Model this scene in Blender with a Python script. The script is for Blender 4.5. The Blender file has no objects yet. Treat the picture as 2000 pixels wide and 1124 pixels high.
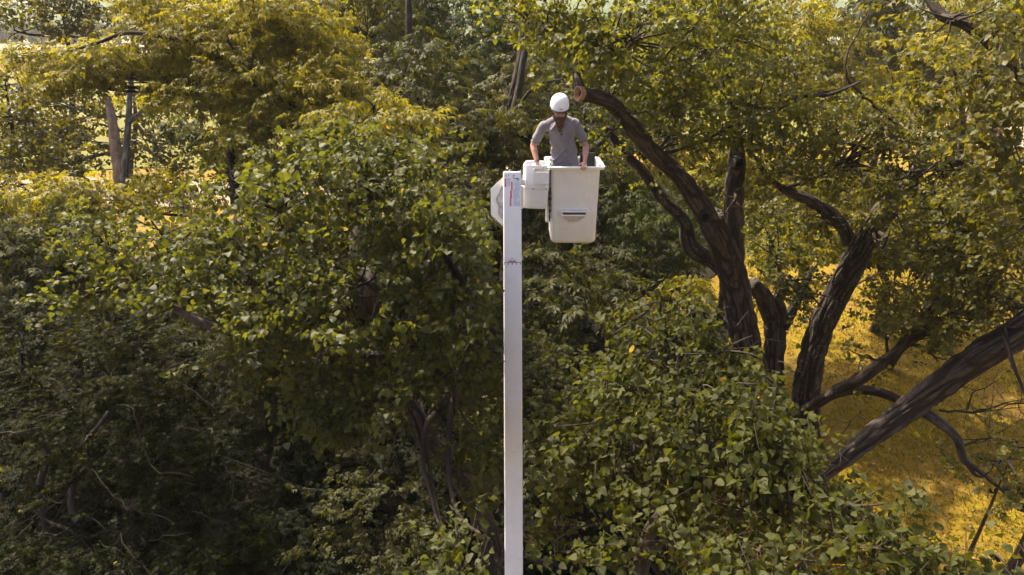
import bpy, bmesh, math, random
import numpy as np
from mathutils import Vector, Matrix, Euler

# ------------------------------------------------------------------ camera, sky, sun, exposure
SC = bpy.context.scene
COL = SC.collection
PITCH = math.radians(22.0)
F = 1351.0                      # focal length in photo pixels (2000 wide)
CAMZ = 12.0
cam_d = bpy.data.cameras.new('camera'); cam = bpy.data.objects.new('camera', cam_d); COL.objects.link(cam)
cam.location = (0, 0, CAMZ); cam.rotation_euler = (math.pi/2 - PITCH, 0, 0)
cam_d.sensor_width = 36.0; cam_d.lens = 36.0*F/2000.0
cam_d.clip_start = 0.1; cam_d.clip_end = 6000
SC.camera = cam
SC.render.resolution_x = 1024; SC.render.resolution_y = 575

SUN_EL, SUN_AZ = math.radians(52), math.radians(-46)     # azimuth clockwise from +Y
world = bpy.data.worlds.new('World'); SC.world = world; world.use_nodes = True
wn = world.node_tree; bg = wn.nodes['Background']
sky = wn.nodes.new('ShaderNodeTexSky'); sky.sky_type = 'NISHITA'; sky.sun_disc = False
sky.sun_elevation = SUN_EL; sky.sun_rotation = SUN_AZ
sky.air_density = 0.45; sky.dust_density = 6.0; sky.ozone_density = 0.0; sky.altitude = 200
wn.links.new(sky.outputs[0], bg.inputs[0]); bg.inputs[1].default_value = 0.13
sd = bpy.data.lights.new('sun', 'SUN'); sun = bpy.data.objects.new('sun', sd); COL.objects.link(sun)
sd.energy = 4.0; sd.angle = math.radians(1.0); sd.color = (1.0, 0.88, 0.68)
sdir = Vector((math.sin(SUN_AZ)*math.cos(SUN_EL), math.cos(SUN_AZ)*math.cos(SUN_EL), math.sin(SUN_EL)))
sun.rotation_euler = sdir.to_track_quat('Z', 'Y').to_euler(); sun.location = (-20, 20, 40)
vs = SC.view_settings
vs.view_transform = 'Standard'; vs.look = 'None'; vs.exposure = 1.7; vs.gamma = 1.0; vs.use_curve_mapping = False
SC.cycles.max_bounces = 6; SC.cycles.diffuse_bounces = 3; SC.cycles.transmission_bounces = 4; SC.cycles.glossy_bounces = 2
SC.cycles.volume_bounces = 1
SC.cycles.use_denoising = True

# ------------------------------------------------------------------ helpers
FWD = np.array([0, math.cos(PITCH), -math.sin(PITCH)]); UP = np.array([0, math.sin(PITCH), math.cos(PITCH)]); RT = np.array([1.0, 0, 0])
CAM = np.array([0, 0, CAMZ])
def W(px, py, d):                       # photo pixel + distance along the view axis -> world point
    return CAM + d*(FWD + (px-1000)/F*RT + (562-py)/F*UP)
def WY(px, py, y):                      # photo pixel + world y -> world point
    v = (562-py)/F; c, s = math.cos(PITCH), math.sin(PITCH)
    t = y*(v*c - s)/(c + s*v); d = y*c - t*s
    return np.array([(px-1000)/F*d, y, CAMZ+t])
def ground_at(px, py):
    v = (562-py)/F; d = CAMZ/(math.sin(PITCH) - v*math.cos(PITCH)); return W(px, py, d)
def project(P):
    q = P - CAM; d = q@FWD; d = np.where(d > .05, d, .05)
    return 1000+F*(q@RT)/d, 562-F*(q@UP)/d, d

def _h(i, j, k, s):
    n = (i*374761393 + j*668265263 + k*2147483647 + s*1274126177) & 0xffffffff
    n = ((n ^ (n >> 13))*1274126177) & 0xffffffff
    return ((n ^ (n >> 16)) & 0xffff)/65535.0
def noise3(p, s=0):                     # vectorised value noise 0..1
    p = np.asarray(p, float); i = np.floor(p).astype(np.int64); f = p-i; f = f*f*(3-2*f)
    r = 0
    for a in (0, 1):
        for b in (0, 1):
            for c in (0, 1):
                w = (f[..., 0] if a else 1-f[..., 0])*(f[..., 1] if b else 1-f[..., 1])*(f[..., 2] if c else 1-f[..., 2])
                r = r + w*_h(i[..., 0]+a, i[..., 1]+b, i[..., 2]+c, s)
    return r

ROOTLOC = {}
def place(o, parent):
    COL.objects.link(o)
    if parent is not None:
        o.parent = parent
        l = ROOTLOC.get(parent.name)
        if l is not None: o.matrix_parent_inverse = Matrix.Translation(l).inverted()
        ROOTLOC[o.name] = None
    return o
def thing(name, label, cat, loc, group=None):
    o = bpy.data.objects.new(name, None); COL.objects.link(o); o.location = loc; o.empty_display_size = .2
    ROOTLOC[o.name] = Vector(loc); o['label'] = label; o['category'] = cat
    if group: o['group'] = group
    return o
def mesh_np(name, verts, faces, mat, parent=None, smooth=False, attr=None):
    """faces: list of int arrays (n,k)"""
    me = bpy.data.meshes.new(name)
    verts = np.asarray(verts, np.float32).reshape(-1, 3)
    me.vertices.add(len(verts)); me.vertices.foreach_set('co', verts.ravel())
    fl = [np.asarray(f, np.int32) for f in faces if len(f)]
    nl = sum(f.size for f in fl); nf = sum(len(f) for f in fl)
    me.loops.add(nl); me.loops.foreach_set('vertex_index', np.concatenate([f.ravel() for f in fl]))
    tot = np.concatenate([np.full(len(f), f.shape[1], np.int32) for f in fl])
    st = np.concatenate([[0], np.cumsum(tot)[:-1]]).astype(np.int32)
    me.polygons.add(nf); me.polygons.foreach_set('loop_start', st); me.polygons.foreach_set('loop_total', tot)
    if smooth: me.polygons.foreach_set('use_smooth', np.ones(nf, bool))
    me.update(calc_edges=True)
    if attr is not None:
        a = me.attributes.new('lc', 'FLOAT_COLOR', 'POINT'); a.data.foreach_set('color', np.asarray(attr, np.float32).ravel())
    me.materials.append(mat)
    o = bpy.data.objects.new(name, me)
    return place(o, parent)
def bm_obj(name, bm, mat, parent=None, smooth=True, bevel=0):
    if bevel: bmesh.ops.bevel(bm, geom=list(bm.edges), offset=bevel, segments=2, affect='EDGES', clamp_overlap=True)
    bmesh.ops.recalc_face_normals(bm, faces=bm.faces)
    me = bpy.data.meshes.new(name); bm.to_mesh(me); bm.free()
    me.materials.append(mat)
    if smooth:
        for p in me.polygons: p.use_smooth = True
        me.set_sharp_from_angle(angle=math.radians(40))
    return place(bpy.data.objects.new(name, me), parent)
def add_box(bm, c, s, rot=None):
    M = Matrix.Translation(Vector(c)) @ (rot.to_4x4() if rot is not None else Matrix()) @ Matrix.Diagonal((s[0], s[1], s[2], 1))
    return bmesh.ops.create_cube(bm, size=1, matrix=M)['verts']
def add_cyl(bm, a, b, r0, r1=None, n=16):
    a, b = Vector(a), Vector(b); r1 = r0 if r1 is None else r1
    q = (b-a).to_track_quat('Z', 'Y').to_matrix().to_4x4()
    bmesh.ops.create_cone(bm, cap_ends=True, segments=n, radius1=r0, radius2=r1, depth=(b-a).length, matrix=Matrix.Translation((a+b)/2) @ q)
def add_ell(bm, c, r, rot=None, sub=3):
    M = Matrix.Translation(Vector(c)) @ (rot.to_4x4() if rot is not None else Matrix()) @ Matrix.Diagonal((r[0], r[1], r[2], 1))
    bmesh.ops.create_icosphere(bm, subdivisions=sub, radius=1, matrix=M)

# ---- materials
def mat(name, build):
    m = bpy.data.materials.new(name); m.use_nodes = True; nt = m.node_tree
    b = nt.nodes['Principled BSDF']; build(nt, b); return m
def N(nt, t, **k):
    n = nt.nodes.new(t)
    for a, v in k.items():
        if a.startswith('i_'):
            key = a[2:]; key = int(key) if key.isdigit() else key.replace('_', ' ')
            n.inputs[key].default_value = v
        else: setattr(n, a, v)
    return n
def ramp(nt, fac, stops):
    r = nt.nodes.new('ShaderNodeValToRGB'); e = r.color_ramp.elements
    while len(e) < len(stops): e.new(.5)
    for i, (p, c) in enumerate(stops): e[i].position = p; e[i].color = (*c, 1)
    nt.links.new(fac, r.inputs[0]); return r.outputs[0]
def mixc(nt, fac, a, b, mode='MIX'):
    m = nt.nodes.new('ShaderNodeMix'); m.data_type = 'RGBA'; m.blend_type = mode
    for s, v in ((m.inputs[0], fac), (m.inputs[6], a), (m.inputs[7], b)):
        if isinstance(v, (int, float)): s.default_value = v
        elif isinstance(v, tuple): s.default_value = (*v, 1)
        else: nt.links.new(v, s)
    return m.outputs[2]
def noise_tex(nt, scale, detail=4, rough=.6, vec=None, coord='Object'):
    tc = nt.nodes.new('ShaderNodeTexCoord'); n = N(nt, 'ShaderNodeTexNoise'); n.inputs['Scale'].default_value = scale
    n.inputs['Detail'].default_value = detail; n.inputs['Roughness'].default_value = rough
    if vec:
        mp = nt.nodes.new('ShaderNodeMapping'); mp.inputs['Scale'].default_value = vec
        nt.links.new(tc.outputs[coord], mp.inputs[0]); nt.links.new(mp.outputs[0], n.inputs['Vector'])
    else: nt.links.new(tc.outputs[coord], n.inputs['Vector'])
    return n.outputs[0]
def bump(nt, b, h, strength=.3, dist=.01):
    n = nt.nodes.new('ShaderNodeBump'); n.inputs['Strength'].default_value = strength; n.inputs['Distance'].default_value = dist
    nt.links.new(h, n.inputs['Height']); nt.links.new(n.outputs[0], b.inputs['Normal'])
def leaf_mat(name, dark, mid, light, yellow, under=None, trans=.4, tcol=None, rough=.42, spec=.5):
    def f(nt, b):
        at = N(nt, 'ShaderNodeAttribute', attribute_name='lc'); sp = nt.nodes.new('ShaderNodeSeparateColor'); nt.links.new(at.outputs['Color'], sp.inputs[0])
        c = ramp(nt, sp.outputs[0], [(0, dark), (.45, mid), (1, light)])
        c = mixc(nt, sp.outputs[2], c, yellow)
        tc_ = mixc(nt, 1.0, c, tcol or (1.9, 1.9, .75), 'MULTIPLY')
        if under:
            g = nt.nodes.new('ShaderNodeNewGeometry'); c = mixc(nt, g.outputs['Backfacing'], c, mixc(nt, .6, c, under))
        nt.links.new(c, b.inputs['Base Color']); b.inputs['Roughness'].default_value = rough; b.inputs['Specular IOR Level'].default_value = spec
        t = nt.nodes.new('ShaderNodeBsdfTranslucent'); nt.links.new(tc_, t.inputs[0])
        mx = nt.nodes.new('ShaderNodeMixShader'); mx.inputs[0].default_value = trans
        nt.links.new(b.outputs[0], mx.inputs[1]); nt.links.new(t.outputs[0], mx.inputs[2])
        nt.links.new(mx.outputs[0], nt.nodes['Material Output'].inputs[0])
    return mat(name, f)
YEL = (.40, .24, .02)
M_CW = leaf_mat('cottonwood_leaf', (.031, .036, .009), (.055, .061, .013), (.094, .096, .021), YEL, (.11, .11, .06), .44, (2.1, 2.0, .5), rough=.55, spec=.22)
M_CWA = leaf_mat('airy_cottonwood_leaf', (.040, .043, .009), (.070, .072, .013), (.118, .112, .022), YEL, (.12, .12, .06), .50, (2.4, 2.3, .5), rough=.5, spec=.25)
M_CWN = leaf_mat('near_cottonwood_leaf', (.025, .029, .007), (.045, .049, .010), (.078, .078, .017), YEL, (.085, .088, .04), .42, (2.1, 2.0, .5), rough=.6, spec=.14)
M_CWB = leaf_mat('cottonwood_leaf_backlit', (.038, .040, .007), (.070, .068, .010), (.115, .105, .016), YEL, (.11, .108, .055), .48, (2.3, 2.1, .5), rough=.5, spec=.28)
M_BE = leaf_mat('boxelder_leaf', (.085, .079, .009), (.152, .135, .014), (.245, .20, .024), (.32, .22, .03), (.15, .14, .04), .46, (1.75, 1.7, .5), rough=.6, spec=.2)
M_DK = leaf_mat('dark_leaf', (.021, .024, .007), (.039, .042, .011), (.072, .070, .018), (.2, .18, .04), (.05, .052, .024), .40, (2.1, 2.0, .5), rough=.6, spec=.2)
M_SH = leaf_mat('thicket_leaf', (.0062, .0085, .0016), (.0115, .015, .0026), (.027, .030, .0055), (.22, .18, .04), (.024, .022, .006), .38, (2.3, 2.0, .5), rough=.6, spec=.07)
M_SY = leaf_mat('sycamore_leaf', (.032, .032, .006), (.056, .054, .009), (.105, .093, .014), (.45, .25, .03), (.10, .09, .04), .46, (2.3, 2.1, .5), rough=.5, spec=.3)
M_OL = leaf_mat('olive_leaf', (.026, .027, .006), (.046, .046, .010), (.082, .076, .016), (.2, .18, .04), (.06, .056, .024), .42, (2.1, 1.9, .5), rough=.6, spec=.2)
M_GR = leaf_mat('deep_green_leaf', (.020, .025, .007), (.038, .044, .012), (.070, .074, .019), (.2, .18, .04), (.045, .055, .024), .38, (1.9, 2.1, .5), rough=.6, spec=.2)
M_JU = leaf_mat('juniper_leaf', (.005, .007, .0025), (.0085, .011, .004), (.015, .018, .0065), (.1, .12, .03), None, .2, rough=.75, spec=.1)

def bark_mat(name, a, b_, lich=(.30, .31, .27), lf=.55):
    def f(nt, b):
        n1 = noise_tex(nt, 9, 6, .65); n2 = noise_tex(nt, 60, 4, .7); n3 = noise_tex(nt, 16, 5, .7)
        c = ramp(nt, n1, [(.3, a), (.7, b_)])
        c = mixc(nt, ramp(nt, n2, [(.4, (0, 0, 0)), (.7, (1, 1, 1))]), c, mixc(nt, .5, c, b_))
        c = mixc(nt, ramp(nt, n3, [(lf, (0, 0, 0)), (lf+.12, (1, 1, 1))]), c, lich)
        nt.links.new(c, b.inputs['Base Color']); b.inputs['Roughness'].default_value = .9; b.inputs['Specular IOR Level'].default_value = .25
        at = N(nt, 'ShaderNodeAttribute', attribute_name='lc'); mp = nt.nodes.new('ShaderNodeMapping'); mp.inputs['Scale'].default_value = (34, 34, 9)
        nt.links.new(at.outputs['Vector'], mp.inputs[0]); nn = N(nt, 'ShaderNodeTexNoise'); nn.inputs['Scale'].default_value = 1; nn.inputs['Detail'].default_value = 5; nn.inputs['Roughness'].default_value = .65
        nt.links.new(mp.outputs[0], nn.inputs['Vector'])
        c = mixc(nt, ramp(nt, nn.outputs[0], [(.38, (.55, .55, .55)), (.55, (0, 0, 0))]), c, a)
        c = mixc(nt, ramp(nt, at.outputs['Alpha'], [(.25, (0, 0, 0)), (.8, (.85, .85, .85))]), c, tuple(x*.40 for x in a))   # furrow shade painted in by depth, along with darker inner bark
        nt.links.new(c, b.inputs['Base Color'])
        bump(nt, b, nn.outputs[0], 1.0, .035)
    return mat(name, f)
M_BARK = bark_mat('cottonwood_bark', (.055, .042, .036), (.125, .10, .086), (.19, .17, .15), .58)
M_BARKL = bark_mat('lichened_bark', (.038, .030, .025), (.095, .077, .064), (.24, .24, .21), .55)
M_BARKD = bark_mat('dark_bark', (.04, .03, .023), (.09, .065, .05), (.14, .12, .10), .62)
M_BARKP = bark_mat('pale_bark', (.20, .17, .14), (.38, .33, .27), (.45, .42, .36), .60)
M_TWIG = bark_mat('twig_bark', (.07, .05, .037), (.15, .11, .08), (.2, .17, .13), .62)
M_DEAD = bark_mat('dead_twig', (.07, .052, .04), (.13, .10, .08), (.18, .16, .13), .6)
def _cut(nt, b):
    n = noise_tex(nt, 12, 5, .6, (1, 1, 1)); n2 = noise_tex(nt, 70, 3, .6)
    c = ramp(nt, n, [(.3, (.15, .065, .03)), (.55, (.28, .14, .07)), (.75, (.38, .23, .12))])
    nt.links.new(mixc(nt, .25, c, ramp(nt, n2, [(.35, (.15, .08, .05)), (.65, (.6, .4, .25))])), b.inputs['Base Color']); b.inputs['Roughness'].default_value = .8
    bump(nt, b, n2, .5, .01)
M_CUT = mat('cut_wood', _cut)
def simple(name, c, rough=.5, metal=0, spec=.5, var=.0, sc=8, c2=None):
    def f(nt, b):
        if var:
            n = noise_tex(nt, sc, 6, .65); k = c2 or tuple(x*(1-var) for x in c)
            nt.links.new(ramp(nt, n, [(.35, k), (.6, c)]), b.inputs['Base Color'])
        else: b.inputs['Base Color'].default_value = (*c, 1)
        b.inputs['Roughness'].default_value = rough; b.inputs['Metallic'].default_value = metal; b.inputs['Specular IOR Level'].default_value = spec
    return mat(name, f)
M_HOLLOW = simple('hollow_shade', (.02, .013, .01), .95, spec=.1)  # near-black colour standing for the shade inside the holes
def fiberglass(name, c, dirt):
    def f(nt, b):
        n = noise_tex(nt, 3.0, 6, .7); n2 = noise_tex(nt, 42, 3, .5); n3 = noise_tex(nt, 14, 4, .6)
        k = mixc(nt, ramp(nt, n, [(.42, (0, 0, 0)), (.75, (.42, .42, .42))]), c, dirt)
        k = mixc(nt, ramp(nt, n3, [(.62, (0, 0, 0)), (.76, (.4, .4, .4))]), k, dirt)
        k = mixc(nt, ramp(nt, n2, [(.70, (0, 0, 0)), (.76, (.8, .8, .8))]), k, (.22, .16, .13))
        sc = noise_tex(nt, 1.0, 4, .75, (30, 30, 2.2)); k = mixc(nt, ramp(nt, sc, [(.60, (0, 0, 0)), (.72, (.30, .30, .30))]), k, dirt)
        nt.links.new(k, b.inputs['Base Color']); b.inputs['Roughness'].default_value = .42; b.inputs['Specular IOR Level'].default_value = .4
        bump(nt, b, n2, .12, .002)
    return mat(name, f)
M_BUCKET = fiberglass('cream_fiberglass', (.84, .81, .76), (.62, .57, .50))
M_BOOM = fiberglass('white_boom_paint', (.85, .83, .84), (.70, .66, .65))
M_POD = fiberglass('white_pod_plastic', (.84, .84, .85), (.70, .66, .62))
M_LINER = simple('liner_tan', (.62, .53, .43), .6, var=.3, sc=9)
M_STEP = simple('step_tan', (.58, .49, .39), .7, var=.3, sc=20)
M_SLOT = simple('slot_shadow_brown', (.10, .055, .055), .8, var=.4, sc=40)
M_BLACK = simple('black_rubber', (.025, .025, .03), .5)
M_NAVY = simple('dark_blue_grip', (.02, .025, .045), .4)
M_GREYWEAR = simple('grey_worn_plate', (.47, .45, .47), .6, var=.6, sc=13, c2=(.20, .20, .24))
M_STEEL = simple('steel_bolt', (.45, .44, .43), .35, .9)
M_RED = simple('decal_red', (.55, .10, .16), .5)
M_DECAL = simple('decal_grey', (.66, .67, .73), .5)
M_DECALT = simple('decal_text_grey', (.47, .49, .55), .5)
M_DECALW = simple('decal_white', (.85, .83, .85), .5)
M_INK = simple('decal_ink', (.03, .03, .05), .5)
M_HELMET = simple('helmet_white', (.82, .84, .88), .25, var=.06, sc=30)
M_SKIN = simple('skin', (.48, .25, .18), .5, var=.25, sc=22, c2=(.36, .165, .115))
M_TATTOO = simple('tattoo_ink', (.20, .12, .11), .55, var=.6, sc=60, c2=(.42, .22, .16))
M_BEARD = simple('beard_brown', (.05, .028, .02), .8, spec=.2, var=.5, sc=60, c2=(.13, .07, .045))
def _shirt(nt, b):
    n = noise_tex(nt, 4, 5, .6); n2 = noise_tex(nt, 350, 2, .5)
    nt.links.new(mixc(nt, ramp(nt, n2, [(.4, (0, 0, 0)), (.6, (.35, .35, .35))]), ramp(nt, n, [(.3, (.135, .122, .137)), (.7, (.19, .173, .19))]), (.24, .22, .24)), b.inputs['Base Color'])
    b.inputs['Roughness'].default_value = .92; b.inputs['Specular IOR Level'].default_value = .15; b.inputs['Sheen Weight'].default_value = .2
M_SHIRT = mat('grey_tshirt', _shirt)
M_TROUSER = simple('trouser_cloth', (.09, .085, .075), .9, var=.3)
M_WATCH = simple('watch_band', (.12, .12, .13), .4)
M_SILVER = simple('ring_silver', (.7, .68, .62), .25, .9)

# ------------------------------------------------------------------ tubes
def catmull(P, R, step):
    P = np.asarray(P, float); R = np.asarray(R, float); out, ro = [], []
    E = np.vstack([2*P[0]-P[1], P, 2*P[-1]-P[-2]]); n = len(P)
    for i in range(n-1):
        a, b, c, d = E[i], E[i+1], E[i+2], E[i+3]; L = np.linalg.norm(c-b); m = max(2, int(L/step))
        for t in np.linspace(0, 1, m, endpoint=False):
            out.append(.5*((2*b)+(c-a)*t+(2*a-5*b+4*c-d)*t*t+(3*b-a-3*c+d)*t**3)); ro.append(R[i]*(1-t)+R[i+1]*t)
    out.append(P[-1]); ro.append(R[-1]); return np.array(out), np.array(ro)
RD = []
def tube_arrays(P, R, seg, amp=0, kf=9, kl=2.3, seed=0, cap=True):
    RD.clear(); n = len(P); T = np.gradient(P, axis=0); T /= np.linalg.norm(T, axis=1)[:, None]+1e-9
    u = np.cross(T[0], [0.31, .2, 1.0]) if abs(T[0][2]) < .9 else np.cross(T[0], [1, .1, 0]); u /= np.linalg.norm(u)
    s = np.concatenate([[0], np.cumsum(np.linalg.norm(np.diff(P, axis=0), axis=1))])
    th = np.linspace(0, 2*math.pi, seg, endpoint=False); V = np.zeros((n, seg, 3))
    ct, stt = np.cos(th), np.sin(th)
    for i in range(n):
        u = u - T[i]*(u@T[i]); u /= np.linalg.norm(u); v = np.cross(T[i], u)
        r = np.full(seg, R[i])
        if amp:
            q = np.stack([ct*R[i]*kf, stt*R[i]*kf, np.full(seg, s[i]*kl)], -1)
            wob = noise3(q*.35+7, seed+3)*1.6
            a = noise3(q+wob[:, None]*np.array([1, 1, .3]), seed); c = noise3(q*2.1+3, seed+1)
            e_ = noise3(q*np.array([1.7, 1.7, 1.2])+wob[:, None]*.5+11, seed+5)
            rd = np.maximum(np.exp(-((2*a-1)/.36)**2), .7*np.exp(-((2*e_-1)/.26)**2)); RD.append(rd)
            big = noise3(np.stack([ct*1.3, stt*1.3, np.full(seg, s[i]*.9)], -1), seed+9)-.5
            r = R[i]*(1+.22*big) - amp*(1.35*rd + .4*c)
        V[i] = P[i] + r[:, None]*(ct[:, None]*u + stt[:, None]*v)
    idx = np.arange(n*seg).reshape(n, seg); a = idx[:-1]; b = idx[1:]
    q = np.stack([a, np.roll(a, -1, 1), np.roll(b, -1, 1), b], -1).reshape(-1, 4)
    V = V.reshape(-1, 3)
    return V, q
def bark_limb(name, pts, rad, m, parent, seg=None, amp=.02, seed=0, step=.07, wob=0.0):
    rng = np.random.RandomState(seed+77); pts = np.array(pts, float)
    if wob: pts[1:-1] += rng.uniform(-wob, wob, pts[1:-1].shape)
    P, R = catmull(pts, rad, step)
    seg = seg or int(np.clip(2*math.pi*max(rad)/.018, 8, 150))
    V, q = tube_arrays(P, R, seg, amp, seed=seed)
    sl = np.concatenate([[0], np.cumsum(np.linalg.norm(np.diff(P, axis=0), axis=1))]); th = np.linspace(0, 2*math.pi, seg, endpoint=False)
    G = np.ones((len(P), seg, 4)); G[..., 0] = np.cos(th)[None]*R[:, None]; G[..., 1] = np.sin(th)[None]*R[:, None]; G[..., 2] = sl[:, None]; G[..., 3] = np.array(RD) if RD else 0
    G = np.vstack([G.reshape(-1, 4), G[0, :1], G[-1, :1]])
    n0 = len(V); V = np.vstack([V, P[:1], P[-1:]])
    i = np.arange(seg); c0 = np.stack([(i+1) % seg, i, np.full(seg, n0)], -1); l = n0-seg
    c1 = np.stack([l+i, l+(i+1) % seg, np.full(seg, n0+1)], -1)
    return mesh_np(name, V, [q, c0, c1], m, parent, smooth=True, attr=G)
class Tubes:                            # many thin branches joined in one mesh
    def __init__(s): s.V, s.Q, s.n = [], [], 0
    def add(s, P, R, seg=5):
        V, q = tube_arrays(np.asarray(P, float), np.asarray(R, float), seg)
        s.V.append(V); s.Q.append(q+s.n); s.n += len(V)
    def raw(s, V, q): s.V.append(V); s.Q.append(q+s.n); s.n += len(V)
    def build(s, name, m, parent, kind=None):
        if not s.V: return None
        o = mesh_np(name, np.vstack(s.V), [np.vstack(s.Q)], m, parent, smooth=True)
        if kind: o['kind'] = kind
        return o

# ------------------------------------------------------------------ leaves
def sheet(P, F_): return np.array(P, float), [np.array(f) for f in F_]
def cw_leaf(curl, asym):
    pts = [(0, 0, 0), (.0, .5, -.02), (0, 1.0, -.14*curl)]
    side = [(.30, -.04, .05), (.50, .18, .10), (.40, .48, .08), (.20, .76, .02)]
    V = pts + [(x*(1+asym), y, z*curl) for x, y, z in side] + [(-x*(1-asym), y, z*curl) for x, y, z in side]
    tri = []
    for s, o in ((1, 3), (-1, 7)):
        f = [(0, o, o+1), (0, o+1, 1), (1, o+1, o+2), (1, o+2, o+3), (1, o+3, 2)]
        tri += f if s == 1 else [(a, c, b) for a, b, c in f]
    return sheet(V, [tri])
def cw_mass(curl, asym):
    side = [(.34, .02, .06), (.50, .27, .11), (.27, .68, .04)]
    V = [(0, 0, 0), (.0, .5, -.02), (0, 1.0, -.14*curl)] + [(x*(1+asym), y, z*curl) for x, y, z in side] + [(-x*(1-asym), y, z*curl) for x, y, z in side]
    tri = []
    for s, o in ((1, 3), (-1, 6)):
        f = [(0, o, o+1), (0, o+1, 1), (1, o+1, o+2), (1, o+2, 2)]
        tri += f if s == 1 else [(a, c, b) for a, b, c in f]
    return sheet(V, [tri])
def cw_fine(curl, asym, sd):
    rng = random.Random(sd)
    prof = [(.10, -.03), (.28, -.07), (.42, .02), (.51, .12), (.47, .20), (.50, .27), (.42, .35), (.43, .43), (.34, .50), (.34, .58), (.25, .65), (.23, .73), (.13, .80), (.08, .90)]
    mid = [(0, y, -.14*curl*y*y) for y in (0, .12, .3, .45, .6, .75, .88, 1.0)]
    V = list(mid); tri = []
    for s in (1, -1):
        o = len(V)
        for x, y in prof:
            xx = x*(1+asym*s)*rng.uniform(.94, 1.05); V.append((s*xx, y, curl*(.22*xx-.30*xx*xx)-.14*curl*y*y + .03*math.sin(y*9+s)*xx*2))
        ring = list(range(o, o+len(prof)))+[7]
        k = 0
        for i in range(len(ring)-1):
            a, b = ring[i], ring[i+1]; tri.append((k, a, b) if s == 1 else (k, b, a))
            ty = V[b][1]
            while k < 6 and V[k+1][1] <= ty+.02: tri.append((k, b, k+1) if s == 1 else (k, k+1, b)); k += 1
    return sheet(V, [tri])
def be_leaf(curl, k=3):
    V, Q = [], []
    for j, (ang, l) in enumerate([(0, 1.0), (.75, .8), (-.75, .8)][:k]):
        c, s = math.cos(ang), math.sin(ang); w = .19
        base = (0, .05 if j else .3, 0); n = len(V)
        for (x, y, z) in [(0, 0, 0), (w, .45*l, .05), (0, l, -.25*curl), (-w, .45*l, .05)]:
            V.append((base[0]+x*c+y*s, base[1]-x*s+y*c, z))
        Q.append((n, n+1, n+2, n+3))
    return sheet(V, [Q])
def fine_leaf(curl):
    V, Q = [], []
    for j, (ox, oy, ang) in enumerate([(0, .35, 0), (.06, .1, 1.0), (-.06, .1, -1.0), (.05, .35, .8), (-.05, .35, -.8)]):
        c, s = math.cos(ang), math.sin(ang); w, l = .15, .5; n = len(V)
        for (x, y, z) in [(0, 0, 0), (w, .45*l, .03), (0, l, -.15*curl), (-w, .45*l, .03)]:
            V.append((ox+x*c+y*s, oy-x*s+y*c, z))
        Q.append((n, n+1, n+2, n+3))
    return sheet(V, [Q])
FINE = [cw_fine(1, .0, 1), cw_fine(2.4, .12, 2), cw_fine(-.9, -.1, 3), cw_fine(1.6, .05, 4)]
LEAF = {'cw': [cw_mass(1, .0), cw_mass(2.2, .15), cw_mass(-.6, -.12), cw_mass(1.4, .05)],
        'be': [be_leaf(1), be_leaf(2), be_leaf(.2)], 'fine': [fine_leaf(1), fine_leaf(2.5)]}
def rotmats(Y, Z):
    Y = Y/np.linalg.norm(Y, axis=-1, keepdims=True); X = np.cross(Y, Z); X /= np.linalg.norm(X, axis=-1, keepdims=True)+1e-9
    Z = np.cross(X, Y); return np.stack([X, Y, Z], -1)
def spray_template(kind, rng):
    n = {'cw': 12, 'be': 9, 'fine': 13}[kind]; L = {'cw': .36, 'be': .42, 'fine': .38}[kind]
    t = (np.arange(n)+.6)/n; side = np.where(np.arange(n) % 2 == 0, 1, -1)
    base = np.stack([t*L, side*0.01, -.10*L*t*t], -1)
    az = side*(1.15-.7*t) + rng.normal(0, .35, n)
    droop = {'cw': rng.uniform(-.2, 1.2, n), 'be': rng.uniform(.0, .9, n), 'fine': rng.uniform(-.4, .6, n)}[kind]
    Y = np.stack([np.cos(az)*np.cos(droop), np.sin(az)*np.cos(droop), -np.sin(droop)], -1)
    Z = np.array([0, 0, 1.0]) + rng.normal(0, {'cw': .85, 'be': .35, 'fine': .4}[kind], (n, 3))
    pet = {'cw': .055, 'be': .04, 'fine': .015}[kind]
    pos = base + Y*pet + np.array([0, 0, -.01])
    M = np.tile(np.eye(4), (n, 1, 1)); s = rng.uniform(.5, 1.25, n)
    M[:, :3, :3] = rotmats(Y, Z)*s[:, None, None]; M[:, :3, 3] = pos
    return M
_rt = np.random.RandomState(5)
SPRAYS = {k: [spray_template(k, _rt) for _ in range(8)] for k in LEAF}
SIZE = {'cw': .092, 'be': .15, 'fine': .10}
AREA = {'cw': .55, 'be': .28, 'fine': .36}
CROWNS = []
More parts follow.
